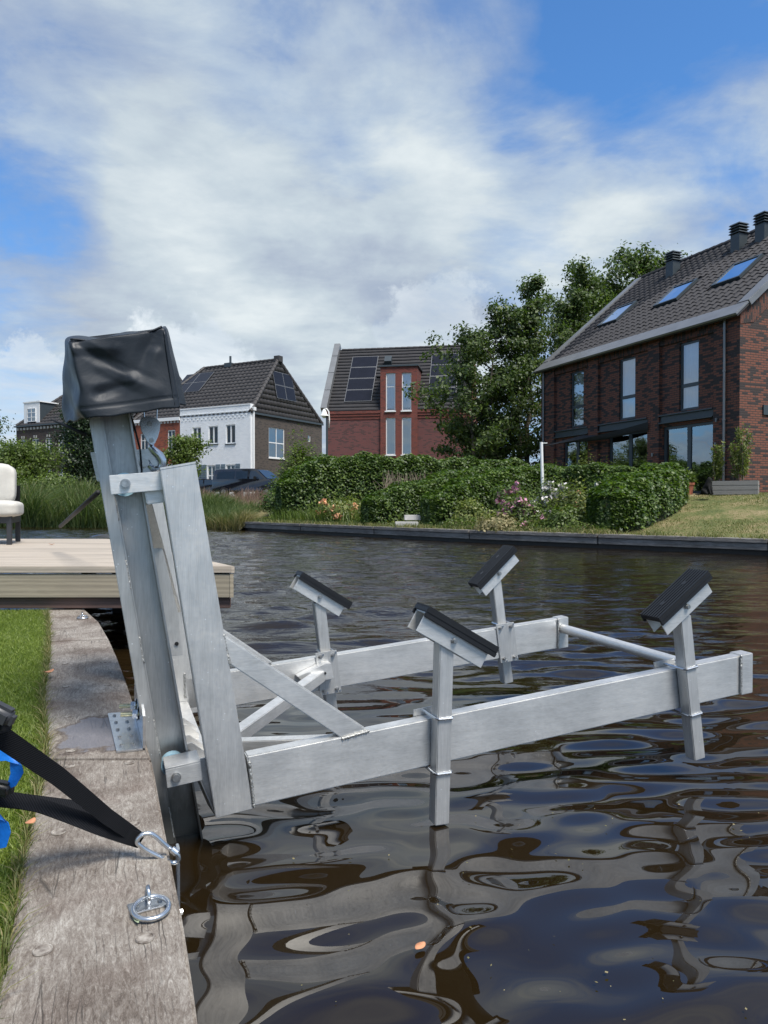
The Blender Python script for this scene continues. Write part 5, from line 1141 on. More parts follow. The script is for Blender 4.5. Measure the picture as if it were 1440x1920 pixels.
# end cap welded sleeves
for a_, s_, f_ in ((AN-.002, 2.385, 0), (AF-.006, 2.235, 1)):
    zt = btop(s_, f_)+.004; m2 = MB(); m2.hexa([L(s_, a_, zt-BH-.006), L(s_+.062, a_, zt-BH-.002), L(s_+.062, a_+BT+.012, zt-BH-.002), L(s_, a_+BT+.012, zt-BH-.006), L(s_, a_, zt), L(s_+.062, a_, zt+.004), L(s_+.062, a_+BT+.012, zt+.004), L(s_, a_+BT+.012, zt)])
    m2.build('end_cap', 'alu', lift, bevel=.003); weldline(L(s_-.003, a_-.001, zt-BH), L(s_-.003, a_-.001, zt), .005).build('weld', 'weld', lift, smooth=True)
m2 = MB(); pA = L(2.262, AF-.01, btop(2.262, 1)-.055); pB = L(2.215, AN+BT+.0, btop(2.215)-.035); m2.tube([pA, pB], .024, 20); m2.build('cross_tube', 'alu', lift, smooth='auto')
# carriage uprights
def slab(pts, a0, a1): # polygon in the (s,h) plane, extruded along the quay
    return MB().prism([L(s_, a0, h_) for s_, h_ in pts], ea*(a1-a0))
UP = [(.298, .126), (.411, .138), (.243, 1.192), (.142, 1.172)]
def upright(pts, a0, dep):
    par = lift; t_ = .006; (s0, h0), (s1, h1), (s2, h2), (s3, h3) = pts
    m2 = slab(pts, a0, a0+t_); m2.prism([L(s_, a0+dep-t_, h_) for s_, h_ in pts], ea*t_)
    m2.prism([L(s0, a0+t_, h0), L(s0+t_, a0+t_, h0), L(s3+t_, a0+t_, h3), L(s3, a0+t_, h3)], ea*(dep-2*t_)); m2.prism([L(s1-t_, a0+t_, h1), L(s1, a0+t_, h1), L(s2, a0+t_, h2), L(s2-t_, a0+t_, h2)], ea*(dep-2*t_))
    return m2.build('carriage_upright', 'aluv', par, bevel=.0022)
upright(UP, AN, .055)
sh = -.004; upright([(s_+sh, h_+.012) for s_, h_ in [(.262, .150), (.372, .162), (.212, 1.150), (.112, 1.135)]], AF, .055)
m2 = MB(); sp_, hp_ = .142, 1.172; m2.prism([L(.142, AN-.001, 1.172), L(.243, AN-.001, 1.192), L(.243, AN+.056, 1.192), L(.142, AN+.056, 1.172)], Z*.006); m2.build('upright_cap', 'aluv', lift)
weldline(L(.3985, AN, .285), L(.413, AN, .142), .0055).build('weld', 'weld', lift, smooth=True)
# beam to upright brace (near) and the same at the far side
def diag(pts, a0, dep):
    return MB().prism([L(s_, a0, h_) for s_, h_ in pts], ea*dep).build('diagonal_brace', 'alu', lift, bevel=.003)
def LPs(lst, a): return [LP(x, y, a) for x, y in lst]
dg = LPs([(418, 1190), (432, 1246), (643, 1386), (692, 1371)], AN+.008); diag(dg, AN+.008, .05)
weldline(L(*(lambda q: (q[0], AN+.006, q[1]))(LP(419, 1190, AN))), L(*(lambda q: (q[0], AN+.006, q[1]))(LP(431, 1248, AN))), .0055).build('weld', 'weld', lift, smooth=True)
weldline(L(*(lambda q: (q[0], AN+.004, q[1]))(LP(641, 1386, AN))), L(*(lambda q: (q[0], AN+.004, q[1]))(LP(693, 1371, AN))), .0055).build('weld', 'weld', lift, smooth=True)
dgf = LPs([(313, 1110), (318, 1146), (484, 1247), (512, 1243)], AF+.004); diag(dgf, AF+.004, .05)
weldline(L(*(lambda q: (q[0], AF, q[1]))(LP(314, 1110, AF))), L(*(lambda q: (q[0], AF, q[1]))(LP(319, 1146, AF))), .005).build('weld', 'weld', lift, smooth=True)
weldline(L(*(lambda q: (q[0], AF, q[1]))(LP(346, 1262, AF))), L(*(lambda q: (q[0], AF, q[1]))(LP(347, 1308, AF))), .005).build('weld', 'weld', lift, smooth=True)
# flat horizontal braces from the cross member to the side beams
def hb(p, q, w_=.05, h_=.05, name='horizontal_brace'): return MB().bar(p, q, Z.cross(Vector(q)-Vector(p)), w_, h_).build(name, 'alu', lift, bevel=.003)
hb(L(.34, 2.52, .215), L(.93, AF-.012, btop(.9, 1)-.075)); hb(L(.34, 2.60, .205), L(.90, AN+BT+.02, btop(.9)-.075))
b0 = L(.93, AF-.002, btop(.93, 1)-.02); m2 = MB(); m2.prism([b0, b0+eo*.03-Z*.0, b0+eo*.045-Z*.075, b0-eo*.10-Z*.085, b0-eo*.13-Z*.05], -ea*.05); o = m2.build('brace_bracket', 'alu', lift, bevel=.002)
m2 = MB(); m2.cyl(b0-ea*.052+eo*.0-Z*.045, ea, .006, .004, 10); m2.build('bolt_hole', 'black', lift)
# cross member between the uprights and its lugs
CMs0, CMs1, CMt = .235, .322, .235
m2 = MB(); m2.prism([L(CMs0, AN+.056, .17), L(CMs0, AN+.056, CMt-.03), L(CMs0, AF, CMt+.005), L(CMs1, AF, CMt+.005), L(CMs1, AN+.056, CMt-.03), L(CMs1, AN+.056, .17)][:0] or [L(CMs0, AN+.056, .13), L(CMs1, AN+.056, .13), L(CMs1, AN+.056, .205), L(CMs0, AN+.056, .205)], ea*(AF-AN-.057-.16)); [setattr(v, 'xyz', v+ea*.16) for v in []]; m2.v = [v+ea*.16 for v in m2.v]; m2.build('cross_member', 'alu', lift, bevel=.003)
g3 = [LP(x, y, 2.25) for x, y in ((362, 1428), (398, 1416), (407, 1531))]
m2 = MB(); m2.prism([L(q[0], 2.25, q[1]) for q in g3], ea*.008); m2.build('corner_gusset', 'alu', lift, bevel=.001)
m2 = MB(); m2.prism([L(g3[0][0]-.004, 2.25, g3[0][1]), L(g3[0][0]+.004, 2.25, g3[0][1]), L(g3[2][0]+.004, 2.25, g3[2][1]), L(g3[2][0]-.004, 2.25, g3[2][1])], ea*.10-eo*.012); m2.build('gusset_flange', 'aluv', lift)
for a_ in (2.50, 2.585, 2.72, 2.80):
    m2 = MB(); m2.prism([L(.20, a_, .200), L(.31, a_, .203), L(.31, a_, .222), L(.262, a_, .262), L(.20, a_, .258)], ea*.007); m2.build('lug_plate', 'alu', lift, bevel=.001)
for a_ in (2.49, 2.71):
    m2 = MB(); m2.cyl(L(.243, a_+.05, .232), ea, .009, .13, 12); m2.cyl(L(.243, a_-.002, .232), ea, .015, .005, 14); m2.build('pin', 'bolt', lift, smooth='auto')
m2 = MB(); m2.tube([L(.243, 2.475, .232), L(.218, 2.47, .243), L(.213, 2.472, .231), L(.232, 2.473, .222)], .0018, 5, closed=True); m2.build('split_ring', 'steel', lift)
# upper cross member with lifting plates
m2 = MB(); m2.prism([L(.108, AN+.056, 1.070), L(.165, AN+.056, 1.078), L(.150, AN+.056, 1.168), L(.094, AN+.056, 1.160)], ea*(AF-AN-.06)); m2.build('cross_member', 'alu', lift, bevel=.003)
for a_ in (2.62, 2.74):
    m2 = MB(); m2.prism([L(-.035, a_, 1.150), L(.17, a_, 1.172), L(.18, a_, 1.205), L(.135, a_, 1.262), L(-.055, a_, 1.245)], ea*.008); m2.build('lifting_plate', 'alu', lift, bevel=.0015)
for (s_, h_) in ((-.005, 1.195), (.118, 1.212)):
    m2 = MB(); m2.cyl(L(s_, 2.612, h_), ea, .017, .014, 6); m2.cyl(L(s_, 2.606, h_), ea, .011, .008, 12); m2.cyl(L(s_, 2.69, h_), ea, .009, .15, 10); m2.build('bolt', 'bolt', lift, smooth='auto')
# flat strap legs of the carriage between the cross members
m2 = MB(); m2.bar(L(.118, 2.62, 1.09), L(.262, 3.10, .62), ea*0+eo, .040, .012)
m2.build('strap_leg', 'aluv', lift, bevel=.002)
m2 = MB(); m2.prism([L(.116, 2.80, 1.09), L(.146, 2.80, 1.09), L(.245, 2.80, .66), L(.262, 2.80, .50), L(.212, 2.80, .50), L(.178, 2.80, .72)], ea*.012); m2.build('strap_leg', 'aluv', lift, bevel=.002)
m2 = MB(); m2.cyl(L(.238, 2.797, .545), ea, .0075, .004, 12); m2.build('strap_hole', 'black', lift)
# mast: wide extrusion with flanges, plus square tube welded on the quay side
ML0 = .168+.012; slope_m = .158
def MS(x, a, h_): # x across the mast (0..0.115)
    return L(.163+x-slope_m*h_, a, h_)
HT = 1.46; HB = -.5
def mbox(x0, x1, a0, a1, h0, h1, name, m='mast', bev=.002, par=None):
    m2 = MB(); m2.hexa([MS(x0, a0, h0), MS(x1, a0, h0), MS(x1, a1, h0), MS(x0, a1, h0), MS(x0, a0, h1), MS(x1, a0, h1), MS(x1, a1, h1), MS(x0, a1, h1)])
    return m2.build(name, m, par or lift, bevel=bev)
for a0 in (2.33, 3.12):
    mast = mbox(.034, .109, a0+.066, a0+.072, HB, HT, 'mast')
    mbox(.109, .115, a0, a0+.10, HB, HT, 'mast_flange', par=mast); mbox(.028, .034, a0+.012, a0+.10, HB, HT, 'mast_flange', par=mast)
    mbox(-.006, .028, a0+.006, a0+.06, HB, HT, 'mast_back_tube', par=mast); mbox(.066, .069, a0+.0645, a0+.066, HB, HT, 'mast_rib', bev=0, par=mast)
    if a0 < 3:
        for (h0, h1) in ((1.12, 1.02), (.90, .81), (.66, .58), (.40, .29), (.12, .02), (-.1, -.2)):
            weldline(MS(.029, a0+.0115, h0), MS(.029, a0+.0115, h1), .003).build('weld', 'weld', mast, smooth=True)
for a0 in (2.43,): mbox(.02, .10, a0, a0+.69, HT-.10, HT-.02, 'mast_crossbar', 'alu')
# rollers and brackets
def roller(x, y, hh, w0, ext):
    s_, h_ = LP(x, y, AN+.035); t_ = .158
    m2 = MB(); m2.cyl(L(s_, 2.345, h_), ea, hh, .03, 28); m2.build('roller', 'wheel', lift, smooth='auto')
    e = (eo-Z*-.10).normalized(); u = Z-e*Z.dot(e); u.normalize(); c = L(s_, AN+.035, h_)
    m2 = MB(); m2.hexa([c-e*w0-u*.028, c+e*ext-u*.028, c+e*ext-u*.028+ea*.007, c-e*w0-u*.028+ea*.007, c-e*w0+u*.028, c+e*ext+u*.028, c+e*ext+u*.028+ea*.007, c-e*w0+u*.028+ea*.007])
    m2.build('roller_bracket', 'alu', lift, bevel=.0015)
    m2 = MB(); m2.cyl(c-ea*.002, ea, .0145, .008, 20); m2.cyl(c-ea*.009, ea, .011, .010, 14); m2.cyl(c+ea*.06, ea, .008, .12, 10); m2.build('roller_bolt', 'bolt', lift, smooth='auto')
    return c, e, u
c, e, u = roller(235, 907, .036, .042, .115)
c, e, u = roller(330, 1457, .036, .028, .075)
m2 = MB(); m2.hexa([c-e*.028+u*.028, c+e*.075+u*.028, c+e*.075+u*.028+ea*.10, c-e*.028+u*.028+ea*.10, c-e*.028+u*.034, c+e*.075+u*.034, c+e*.075+u*.034+ea*.10, c-e*.028+u*.034+ea*.10]); m2.build('roller_bracket', 'alu', lift, bevel=.0015)
# support posts
def post(a, near, s_top, h_top, s_bot, h_bot, padc, padang, padlen=.30):
    """post axis in the (s,h) plane; clamp round the beam; pad on top"""
    W_ = .052; a0 = AN-W_+.001 if near else AF+BT+.001
    p0 = L(s_bot, a0+W_/2, h_bot); p1 = L(s_top, a0+W_/2, h_top)
    po = MB().bar(p0, p1, ea, W_, W_).build('support_post', 'aluv', lift, bevel=.003)
    ax = (p1-p0).normalized(); sd_ = ax.cross(ea).normalized(); sd_ = sd_ if sd_.dot(eo) > 0 else -sd_
    # clamp rods (u-bolts) above and below the beam
    cs = s_bot+(s_top-s_bot)*((btop(s_bot, not near)-h_bot)/(h_top-h_bot))
    for k, dz in enumerate((.012, -BH-.012)):
        hh = btop(cs, not near)+dz; f_ = (hh-h_bot)/(h_top-h_bot); cc = p0.lerp(p1, f_); fr_ = -ea if near else ea
        ww = .031; pts = [cc-sd_*ww-fr_*(W_/2+BT+.012), cc-sd_*ww+fr_*(W_/2-.004), cc-sd_*(ww-.006)+fr_*(W_/2+.004), cc+sd_*(ww-.006)+fr_*(W_/2+.004), cc+sd_*ww+fr_*(W_/2-.004), cc+sd_*ww-fr_*(W_/2+BT+.012)]
        MB().tube(pts, .0048, 8).build('u_bolt', 'steel', po, smooth='auto')
    # plate on the other side of the beam
    ap = AN+BT+.006 if near else AF-.008; hm = btop(cs, not near)-BH/2; mid = L(cs-.005, ap+.003, hm)
    m2 = MB(); hx = ux*.052; hz_ = ax*.101; off = -ux*.012 if near else Vector((0, 0, 0))
    m2.hexa([mid+off-hx-hz_-ea*.003, mid+off+hx-hz_-ea*.003, mid+off+hx-hz_+ea*.003, mid+off-hx-hz_+ea*.003, mid+off-hx+hz_-ea*.003, mid+off+hx+hz_-ea*.003, mid+off+hx+hz_+ea*.003, mid+off-hx+hz_+ea*.003])
    m2.build('clamp_plate', 'aluv', po, bevel=.0012)
    fr2 = ea if near else -ea
    for i in (-1, 1):
        for j in (-1, 1): q = mid+off+ux*.031*i+hz_*.80*j+fr2*.006; m2 = MB(); m2.cyl(q, ea, .010, .010, 6); m2.cyl(q+fr2*.008, ea, .006, .010, 10); m2.build('nut', 'bolt', po, smooth='auto')
    # pad
    S0, H0 = padc; pc = L(S0, a0+W_/2, H0); pd = (eo*math.cos(padang)+Z*math.sin(padang)).normalized(); pn = pd.cross(ea); pn = pn if pn.z > 0 else -pn
    cw = .066; m2 = MB(); f6 = lambda x, y, z_: pc+pd*x+ea*y+pn*z_; hl = padlen/2
    m2.box(-hl, hl, -cw/2-.004, -cw/2, -.034, .030, f6); m2.box(-hl, hl, cw/2, cw/2+.004, -.034, .030, f6); m2.box(-hl, hl, -cw/2-.004, cw/2+.004, .030, .034, f6)
    m2.build('pad_channel', 'alu', po, bevel=.001)
    m2 = MB(); rw = .052; m2.box(-hl-.006, hl+.022, -rw, rw, .034, .050, f6)
    m2.box(-hl-.006, hl+.022, -rw, -rw+.008, .018, .034, f6); m2.box(-hl-.006, hl+.022, rw-.008, rw, .018, .034, f6)
    rbj = m2.build('rubber_pad', 'rubber', po, bevel=.002)
    m2 = MB()
    for k in range(8): y_ = -rw+.006+k*(2*rw-.012)/7; m2.box(-hl-.004, hl+.020, y_-.0036, y_+.0036, .050, .0560, f6)
    m2.build('pad_rib', 'rubber', po)
    m2 = MB()
    for x in (-hl*.45, hl*.5): m2.cyl(f6(x, 0, .0562), pn, .011, .0012, 12)
    m2.build('pad_hole', 'black', po)
    m2 = MB(); m2.cyl(f6(.0, -cw/2-.008, .0), ea, .011, .010, 6); m2.cyl(f6(0, -cw/2-.014, 0), ea, .0075, .008, 12); m2.cyl(f6(0, 0, 0), ea, .006, cw+.01, 8); m2.build('pad_bolt', 'bolt', po, smooth='auto')
def sh_(x, y, a): return LP(x, y, a)
a = AN-.05
tp = sh_(838, 1208, a); bt = sh_(829, 1547, a); pc = sh_(851, 1201, a-.012); q0 = sh_(778, 1165, a); q1 = sh_(912, 1243, a)
post(a, True, *tp, *bt, pc, math.atan2(q1[1]-q0[1], q1[0]-q0[0]), .275)
tp = sh_(1286, 1155, a); bt = sh_(1313, 1424, a); pc = sh_(1287, 1137, a-.012); q0 = sh_(1245, 1190, a); q1 = sh_(1335, 1103, a)
post(a, True, *tp, *bt, pc, math.atan2(q1[1]-q0[1], q1[0]-q0[0]), .265)
a = AF+BT
tp = sh_(600, 1130, a); bt = sh_(626, 1350, a); pc = sh_(599, 1118, a-.0); q0 = sh_(548, 1096, a); q1 = sh_(637, 1150, a)
post(a, False, *tp, *bt, pc, math.atan2(q1[1]-q0[1], q1[0]-q0[0]), .265)
tp = sh_(932, 1090, a); bt = sh_(955, 1281, a); pc = sh_(934, 1075, a-.0); q0 = sh_(905, 1116, a); q1 = sh_(970, 1047, a)
post(a, False, *tp, *bt, pc, math.atan2(q1[1]-q0[1], q1[0]-q0[0]), .265)
# hoist hook block
hk = lambda x, y: L(*(lambda q: (q[0], 2.60, q[1]))(LP(x, y, 2.60)))
m2 = MB(); pts = [hk(x, y) for x, y in [(262, 790), (265, 783), (278, 780), (292, 783), (301, 792), (300, 805), (296, 820), (290, 832), (283, 834), (275, 826), (266, 808)]]
m2.prism(pts, ea*.006); m2.prism([p+ea*.028 for p in pts], ea*.006); m2.build('hook_block', 'steel', lift, bevel=.002)
m2 = MB(); m2.cyl(hk(281, 797)+ea*.017, ea, .026, .016, 20); m2.cyl(hk(281, 795)-ea*.002, ea, .009, .008, 8); m2.cyl(hk(284, 826)-ea*.002, ea, .008, .008, 10); m2.build('sheave', 'bolt', lift, smooth='auto')
m2 = MB(); hp = [(284, 826), (284, 838), (291, 846), (299, 853), (305, 863), (305, 874), (298, 880), (288, 879), (281, 872), (278, 862)]
m2.tube([hk(x, y)+ea*.017 for x, y in hp], [.008, .011, .014, .0155, .016, .015, .013, .011, .009, .005], 10); m2.build('hook', 'steel', lift, smooth=True)
m2 = MB()
for (x0, x1) in ((272, 268), (294, 296)): m2.tube([hk(x0, 795)+ea*.017, hk(x1, 740)+ea*.017], .0025, 6)
m2.build('hoist_rope', 'steel', lift)
m2 = MB(); cc = MS(.09, 2.62, 1.40); m2.cyl(cc, ea, .055, .26, 20); m2.box(-.07, .16, 2.46, 2.78, 1.43, 1.50, lambda x, y, z_: MS(x+.03, y, z_)); m2.build('hoist_motor', 'black', lift, smooth='auto')
m2 = MB(); m2.tube([MS(.115, 2.5, 1.395), MS(.128, 2.5, 1.33), MS(.134, 2.5, 1.25), MS(.128, 2.5, 1.18), MS(.118, 2.5, 1.14)], .0035, 6); m2.build('cable', 'rope', lift, smooth=True)
# mounting bracket bolted to the quay
mb_ = lambda x, y, z_=QZ: GZ(x, y, z_)
A_, B_, C_, D_ = mb_(202, 1341), mb_(252, 1338), mb_(268, 1408), mb_(218.6, 1413)
m2 = MB(); m2.hexa([A_+Z*.001, B_+Z*.001, C_+Z*.001, D_+Z*.001, A_+Z*.008, B_+Z*.008, C_+Z*.008, D_+Z*.008]); br = m2.build('mounting_bracket', 'steel', lift, bevel=.001)
tpz = .125; m2 = MB(); u_ = (C_-B_); fx = (B_-A_).normalized()*.008
m2.prism([B_+Z*.008, C_+Z*.008, C_+Z*.105, C_-u_*.18+Z*.125, B_+u_*.05+Z*.125, B_+Z*.09], fx); m2.build('bracket_flange', 'steel', br, bevel=.001)
for i in range(5):
    for j in range(2):
        p = A_.lerp(D_, (i+.5)/5).lerp(B_.lerp(C_, (i+.5)/5), .22+.42*j)+Z*.0085; m2 = MB(); m2.cyl(p+Z*.001, Z, .0065, .005, 6); m2.cyl(p+Z*.0042, Z, .0035, .002, 8); m2.build('screw', 'bolt', br)
for f_ in (.30, .55):
    p = B_.lerp(C_, f_)+Z*.062; n_ = (A_-B_).normalized(); m2 = MB(); m2.tube([p-n_*.02, p+n_*.055], .0075, 10); m2.build('anchor_bolt', 'bolty', br, smooth='auto'); m2 = MB(); m2.cyl(p+n_*.012, n_, .015, .012, 6); m2.cyl(p+n_*.003, n_, .022, .003, 18); m2.build('nut', 'steel', br, smooth='auto')
cI = C_;
m2 = MB(); m2 = None
# black stay behind the mast
m2 = MB(); m2.tube([AT(184, 923, 4.6), AT(113, 987, 6.2)], .016, 8); o = m2.build('black_stay', 'rope', lift, smooth=True)
# hoist cover
cv = thing('hoist_cover', 'creased black tarpaulin cover over the hoist on top of the mast', 'cover', L(.0, 2.4, 1.3))
def CL(x, y, a): s_, h_ = LP(x, y, a); return L(s_, a, h_)
a0, a1 = 2.20, 2.62
c_ = {(0, 0, 0): CL(160, 786, a0), (1, 0, 0): CL(330, 764, a0), (0, 0, 1): CL(126, 638, a0), (1, 0, 1): CL(309, 612, a0),
      (0, 1, 0): CL(114, 794, a1), (1, 1, 0): CL(347, 756, a1-.12), (0, 1, 1): CL(121, 632, a1), (1, 1, 1): CL(312, 610, a1-.05)}
NG = 44; V = []; F = []
def CVP(u, v, w_):
    p = Vector((0, 0, 0))
    for (i, j, k), q in c_.items(): p += q*((u if i else 1-u)*(v if j else 1-v)*(w_ if k else 1-w_))
    return p
bm = bmesh.new(); bmesh.ops.create_cube(bm, size=2); bmesh.ops.subdivide_edges(bm, edges=bm.edges, cuts=NG, use_grid_fill=True)
kill = [f for f in bm.faces if f.calc_center_median().z < -.999]; bmesh.ops.delete(bm, geom=kill, context='FACES')
ctr = CVP(.5, .5, .5); Nf = -ea
def crease(u, w_, x0, y0, x1, y1, wd):
    dx, dy = x1-x0, y1-y0; l2 = dx*dx+dy*dy; t_ = max(0, min(1, ((u-x0)*dx+(w_-y0)*dy)/l2)); d_ = math.hypot(u-x0-t_*dx, w_-y0-t_*dy); return max(0, 1-d_/(2.0*wd))*(1-.6*t_)
for v in bm.verts:
    p = v.co; u, y_, w_ = (p.x+1)/2, (p.y+1)/2, (p.z+1)/2
    # rounded edges except the open bottom
    q = p.copy(); e = 22
    k = (abs(q.x)**e+abs(q.y)**e+max(q.z, 0)**e)**(1/e); q = Vector((q.x/k, q.y/k, q.z/k if q.z > 0 else q.z))
    P_ = CVP((q.x+1)/2, (q.y+1)/2, (q.z+1)/2)
    front = max(0, 1-abs(p.y+1)*6); left = max(0, 1-abs(p.x+1)*6); right = max(0, 1-abs(p.x-1)*6)
    # sagging panel pinched at its centre
    dsp = 0
    if p.y < -.99:
        dsp *= 1; dsp += -.006*math.exp(-(((u-.56)/.10)**2+((w_-.42)/.10)**2))-.010*math.sin(math.pi*u)*math.sin(math.pi*w_)
        dsp += .011*crease(u, w_, .55, .45, .30, .62, .055)+.007*crease(u, w_, .56, .40, .12, .42, .07)+.008*crease(u, w_, .58, .40, .80, .25, .06)-.011*crease(u, w_, .10, .92, .52, .48, .05)-.010*crease(u, w_, .90, .95, .6, .46, .06)-.010*crease(u, w_, .2, .30, .52, .38, .05)+.011*crease(u, w_, .04, .9, .45, .82, .05)+.008*crease(u, w_, .86, .70, .80, .50, .05)
        dsp += .004*math.sin(u*9+w_*4)+.003*(1 if abs(w_-.13) < .012 else 0)*-1
    if p.z > .99:
        P_ += Z*(-.016*math.sin(math.pi*u)*(1-.3*y_)+.006*math.sin(u*13)*(y_))
    P_ += Nf*dsp
    nz = mnoise.noise(P_*9)*.0035+mnoise.noise(P_*22+Vector((3, 1, 2)))*.0008
    if p.x < -.99: P_ += -eo*(.008*math.sin(w_*7+y_*5)*(1-w_)+.005*math.sin(w_*13-y_*7)*(1-w_)); 
    if p.x > .99: P_ += eo*(.010*math.sin(y_*9+1)*(1-w_*.7))
    P_ += (P_-ctr).normalized()*nz
    if w_ < .05: P_ += Z*(.0015*math.sin(u*17)+.003*math.sin(y_*15))
    v.co = WM[cv.name].inverted() @ P_
bmesh.ops.recalc_face_normals(bm, faces=bm.faces)
me = bpy.data.meshes.new('cover_shell'); bm.to_mesh(me); bm.free(); me.materials.append(M['pvc']); me.polygons.foreach_set('use_smooth', [True]*len(me.polygons))
o = bpy.data.objects.new('cover_shell', me); link(o, cv); md_ = o.modifiers.new('thickness', 'SOLIDIFY'); md_.thickness = .002; md_.offset = -1
# rolled rim seam along the top front and right edges, hem stitching
sm_ = MB()
sm_.tube([CVP(u, .02, 1.0)+Z*(-.016*math.sin(math.pi*u)+.002+.002*math.sin(u*20))-ea*-.004 for u in np.linspace(.03, .97, 30)], .0032, 6)
sm_.tube([CVP(.985, .02+.0*w_, w_)-ea*.002 for w_ in np.linspace(0.02, .94, 20)], .0032, 6)
sm_.build('piping', 'pvc', cv, smooth=True)
# cord hanging out of the cover on the left
m2 = MB(); m2.tube([CL(96, 787, 2.55), CL(125, 799, 2.5), CL(160, 815, 2.45)], [.002, .005, .006], 8); m2.build('cover_cord', 'rope', cv, smooth=True)

# ---------------------------------------------------------------- mooring rings, strap and carabiner
def mooring_ring(px, py, label, rad=.031, fall=0):
    c = GZ(px, py, QZ); t_ = thing('mooring_ring', label, 'mooring ring', c, QA+.15, 'mooring rings on the quay'); Q = WM[t_.name]; f_ = lambda x, y, z_: Q @ Vector((x, y, z_))
    m2 = MB(); m2.box(-.034, .034, -.002, .036, .0005, .0045, f_); m2.build('base_plate', 'steel', t_, bevel=.001)
    m2 = MB(); m2.tube([f_(.0, .008, .004), f_(0, .008, .028), f_(0, .017, .037), f_(0, .026, .028), f_(0, .026, .004)], .004, 8); m2.build('eye', 'steel', t_, smooth=True)
    m2 = MB(); m2.tube([f_(math.cos(a)*rad, -.012+math.sin(a)*rad, .012+.004*math.sin(a)) for a in np.linspace(0, 2*math.pi, 33)[:-1]], .0046, 10, closed=True); m2.build('ring', 'steel', t_, smooth=True)
    for x in (-.02, .022): m2 = MB(); m2.cyl(f_(x, .018, .006), Z, .0048, .003, 10); m2.build('screw', 'bolt', t_)
mooring_ring(281, 1708, 'shiny steel mooring ring lying on the quay plank in the foreground')
mooring_ring(155, 1160, 'small steel mooring ring at the far end of the quay beside the deck')
# quay-side bar with the carabiner
tb = GZ(326, 1592, QZ); sbn = thing('quay_bar', 'vertical galvanised bar screwed to the quay side with carabiner hooked on top', 'bracket', (tb.x, tb.y, QZ))
dn_ = along(QR, tb.y+.02); p = Vector((dn_.x+.012, tb.y, 0))
m2 = MB(); dq = Vector((-.387, 1, 0)).normalized(); nq = Vector((dq.y, -dq.x, 0)); pb_ = Vector((tb.x+.004, tb.y, 0))
m2.hexa([pb_+Z*-.05, pb_+nq*.006+Z*-.05, pb_+nq*.006-dq*.030+Z*-.05, pb_-dq*.030+Z*-.05, pb_+Z*(QZ+.012), pb_+nq*.006+Z*(QZ+.012), pb_+nq*.006-dq*.030+Z*(QZ+.012), pb_-dq*.030+Z*(QZ+.012)]); m2.build('bar', 'steel', sbn, bevel=.001)
for h_ in (.20, .14): m2 = MB(); m2.cyl(pb_-dq*.015+nq*.009+Z*h_, nq, .006, .007, 6); m2.build('screw', 'steel', sbn)
def ribbon(pts, wv, th=.0016):
    """pts centre line, wv width vectors"""
    m2 = MB(); n = len(pts); pts = [Vector(p) for p in pts]; wv = [Vector(v) for v in wv]
    for i, (p, w_) in enumerate(zip(pts, wv)):
        d_ = (pts[min(i+1, n-1)]-pts[max(i-1, 0)]).normalized(); nn = d_.cross(w_).normalized()*th/2
        for s_, t_ in ((-.5, -1), (.5, -1), (.5, 1), (-.5, 1)): m2.v.append(p+w_*s_+nn*t_)
    for i in range(n-1):
        for k in range(4): a = i*4+k; b = i*4+(k+1) % 4; m2.f.append((a, b, b+4, a+4))
    m2.f.append((0, 3, 2, 1)); m2.f.append(tuple(4*(n-1)+k for k in range(4))); return m2
YC = 1.50
cbn = thing('carabiner', 'polished steel carabiner linking the black strap to the quay bar', 'carabiner', AT(300, 1585, YC))
cpx = [(262, 1585), (256, 1580), (258, 1572), (266, 1565), (278, 1562), (290, 1566), (308, 1583), (326, 1597), (334, 1603), (336, 1612), (330, 1618), (320, 1618), (300, 1607), (275, 1595)]
m2 = MB(); cp = [AT(x, y, YC+.0004*(x-290)) for x, y in cpx]
def smoothloop(P, n=3):
    for _ in range(n):
        Q = []
        for i in range(len(P)): a, b = P[i], P[(i+1) % len(P)]; Q += [a.lerp(b, .25), a.lerp(b, .75)]
        P = Q
    return P
m2.tube(smoothloop(cp, 2), .0048, 10, closed=True); m2.build('loop', 'steel', cbn, smooth=True)
m2 = MB(); m2.cyl(AT(327, 1596, YC), Vector((1, 0, -.8)), .0072, .014, 12); m2.build('gate_hinge', 'steel', cbn)
ssp = thing('ratchet_strap', 'black webbing ratchet strap with blue loops stretched over the quay', 'strap', AT(100, 1500, 1.4))
def rib(pxs, mname, name, th=.0018, par=ssp):
    """pxs: (x, y, depth, width direction px, width m)"""
    P = []; Wv = []
    n = len(pxs); N = 28
    for i in range(N+1):
        f_ = i/N*(n-1); k = min(n-2, int(f_)); g = f_-k; g2 = g
        v = [pxs[k][j]+(pxs[k+1][j]-pxs[k][j])*g2 for j in range(6)]
        p = AT(v[0], v[1], v[2]); P.append(p); dpx = Vector((v[3], 0, v[4])).normalized(); Wv.append((dpx+Vector((0, v[5], 0))).normalized()*.0)
        Wv[-1] = (dpx+Vector((0, v[5], 0))).normalized()*(pxs[k][6]+(pxs[k+1][6]-pxs[k][6])*g2)
    return ribbon(P, Wv, th).build(name, mname, par, fix=True, smooth='auto')
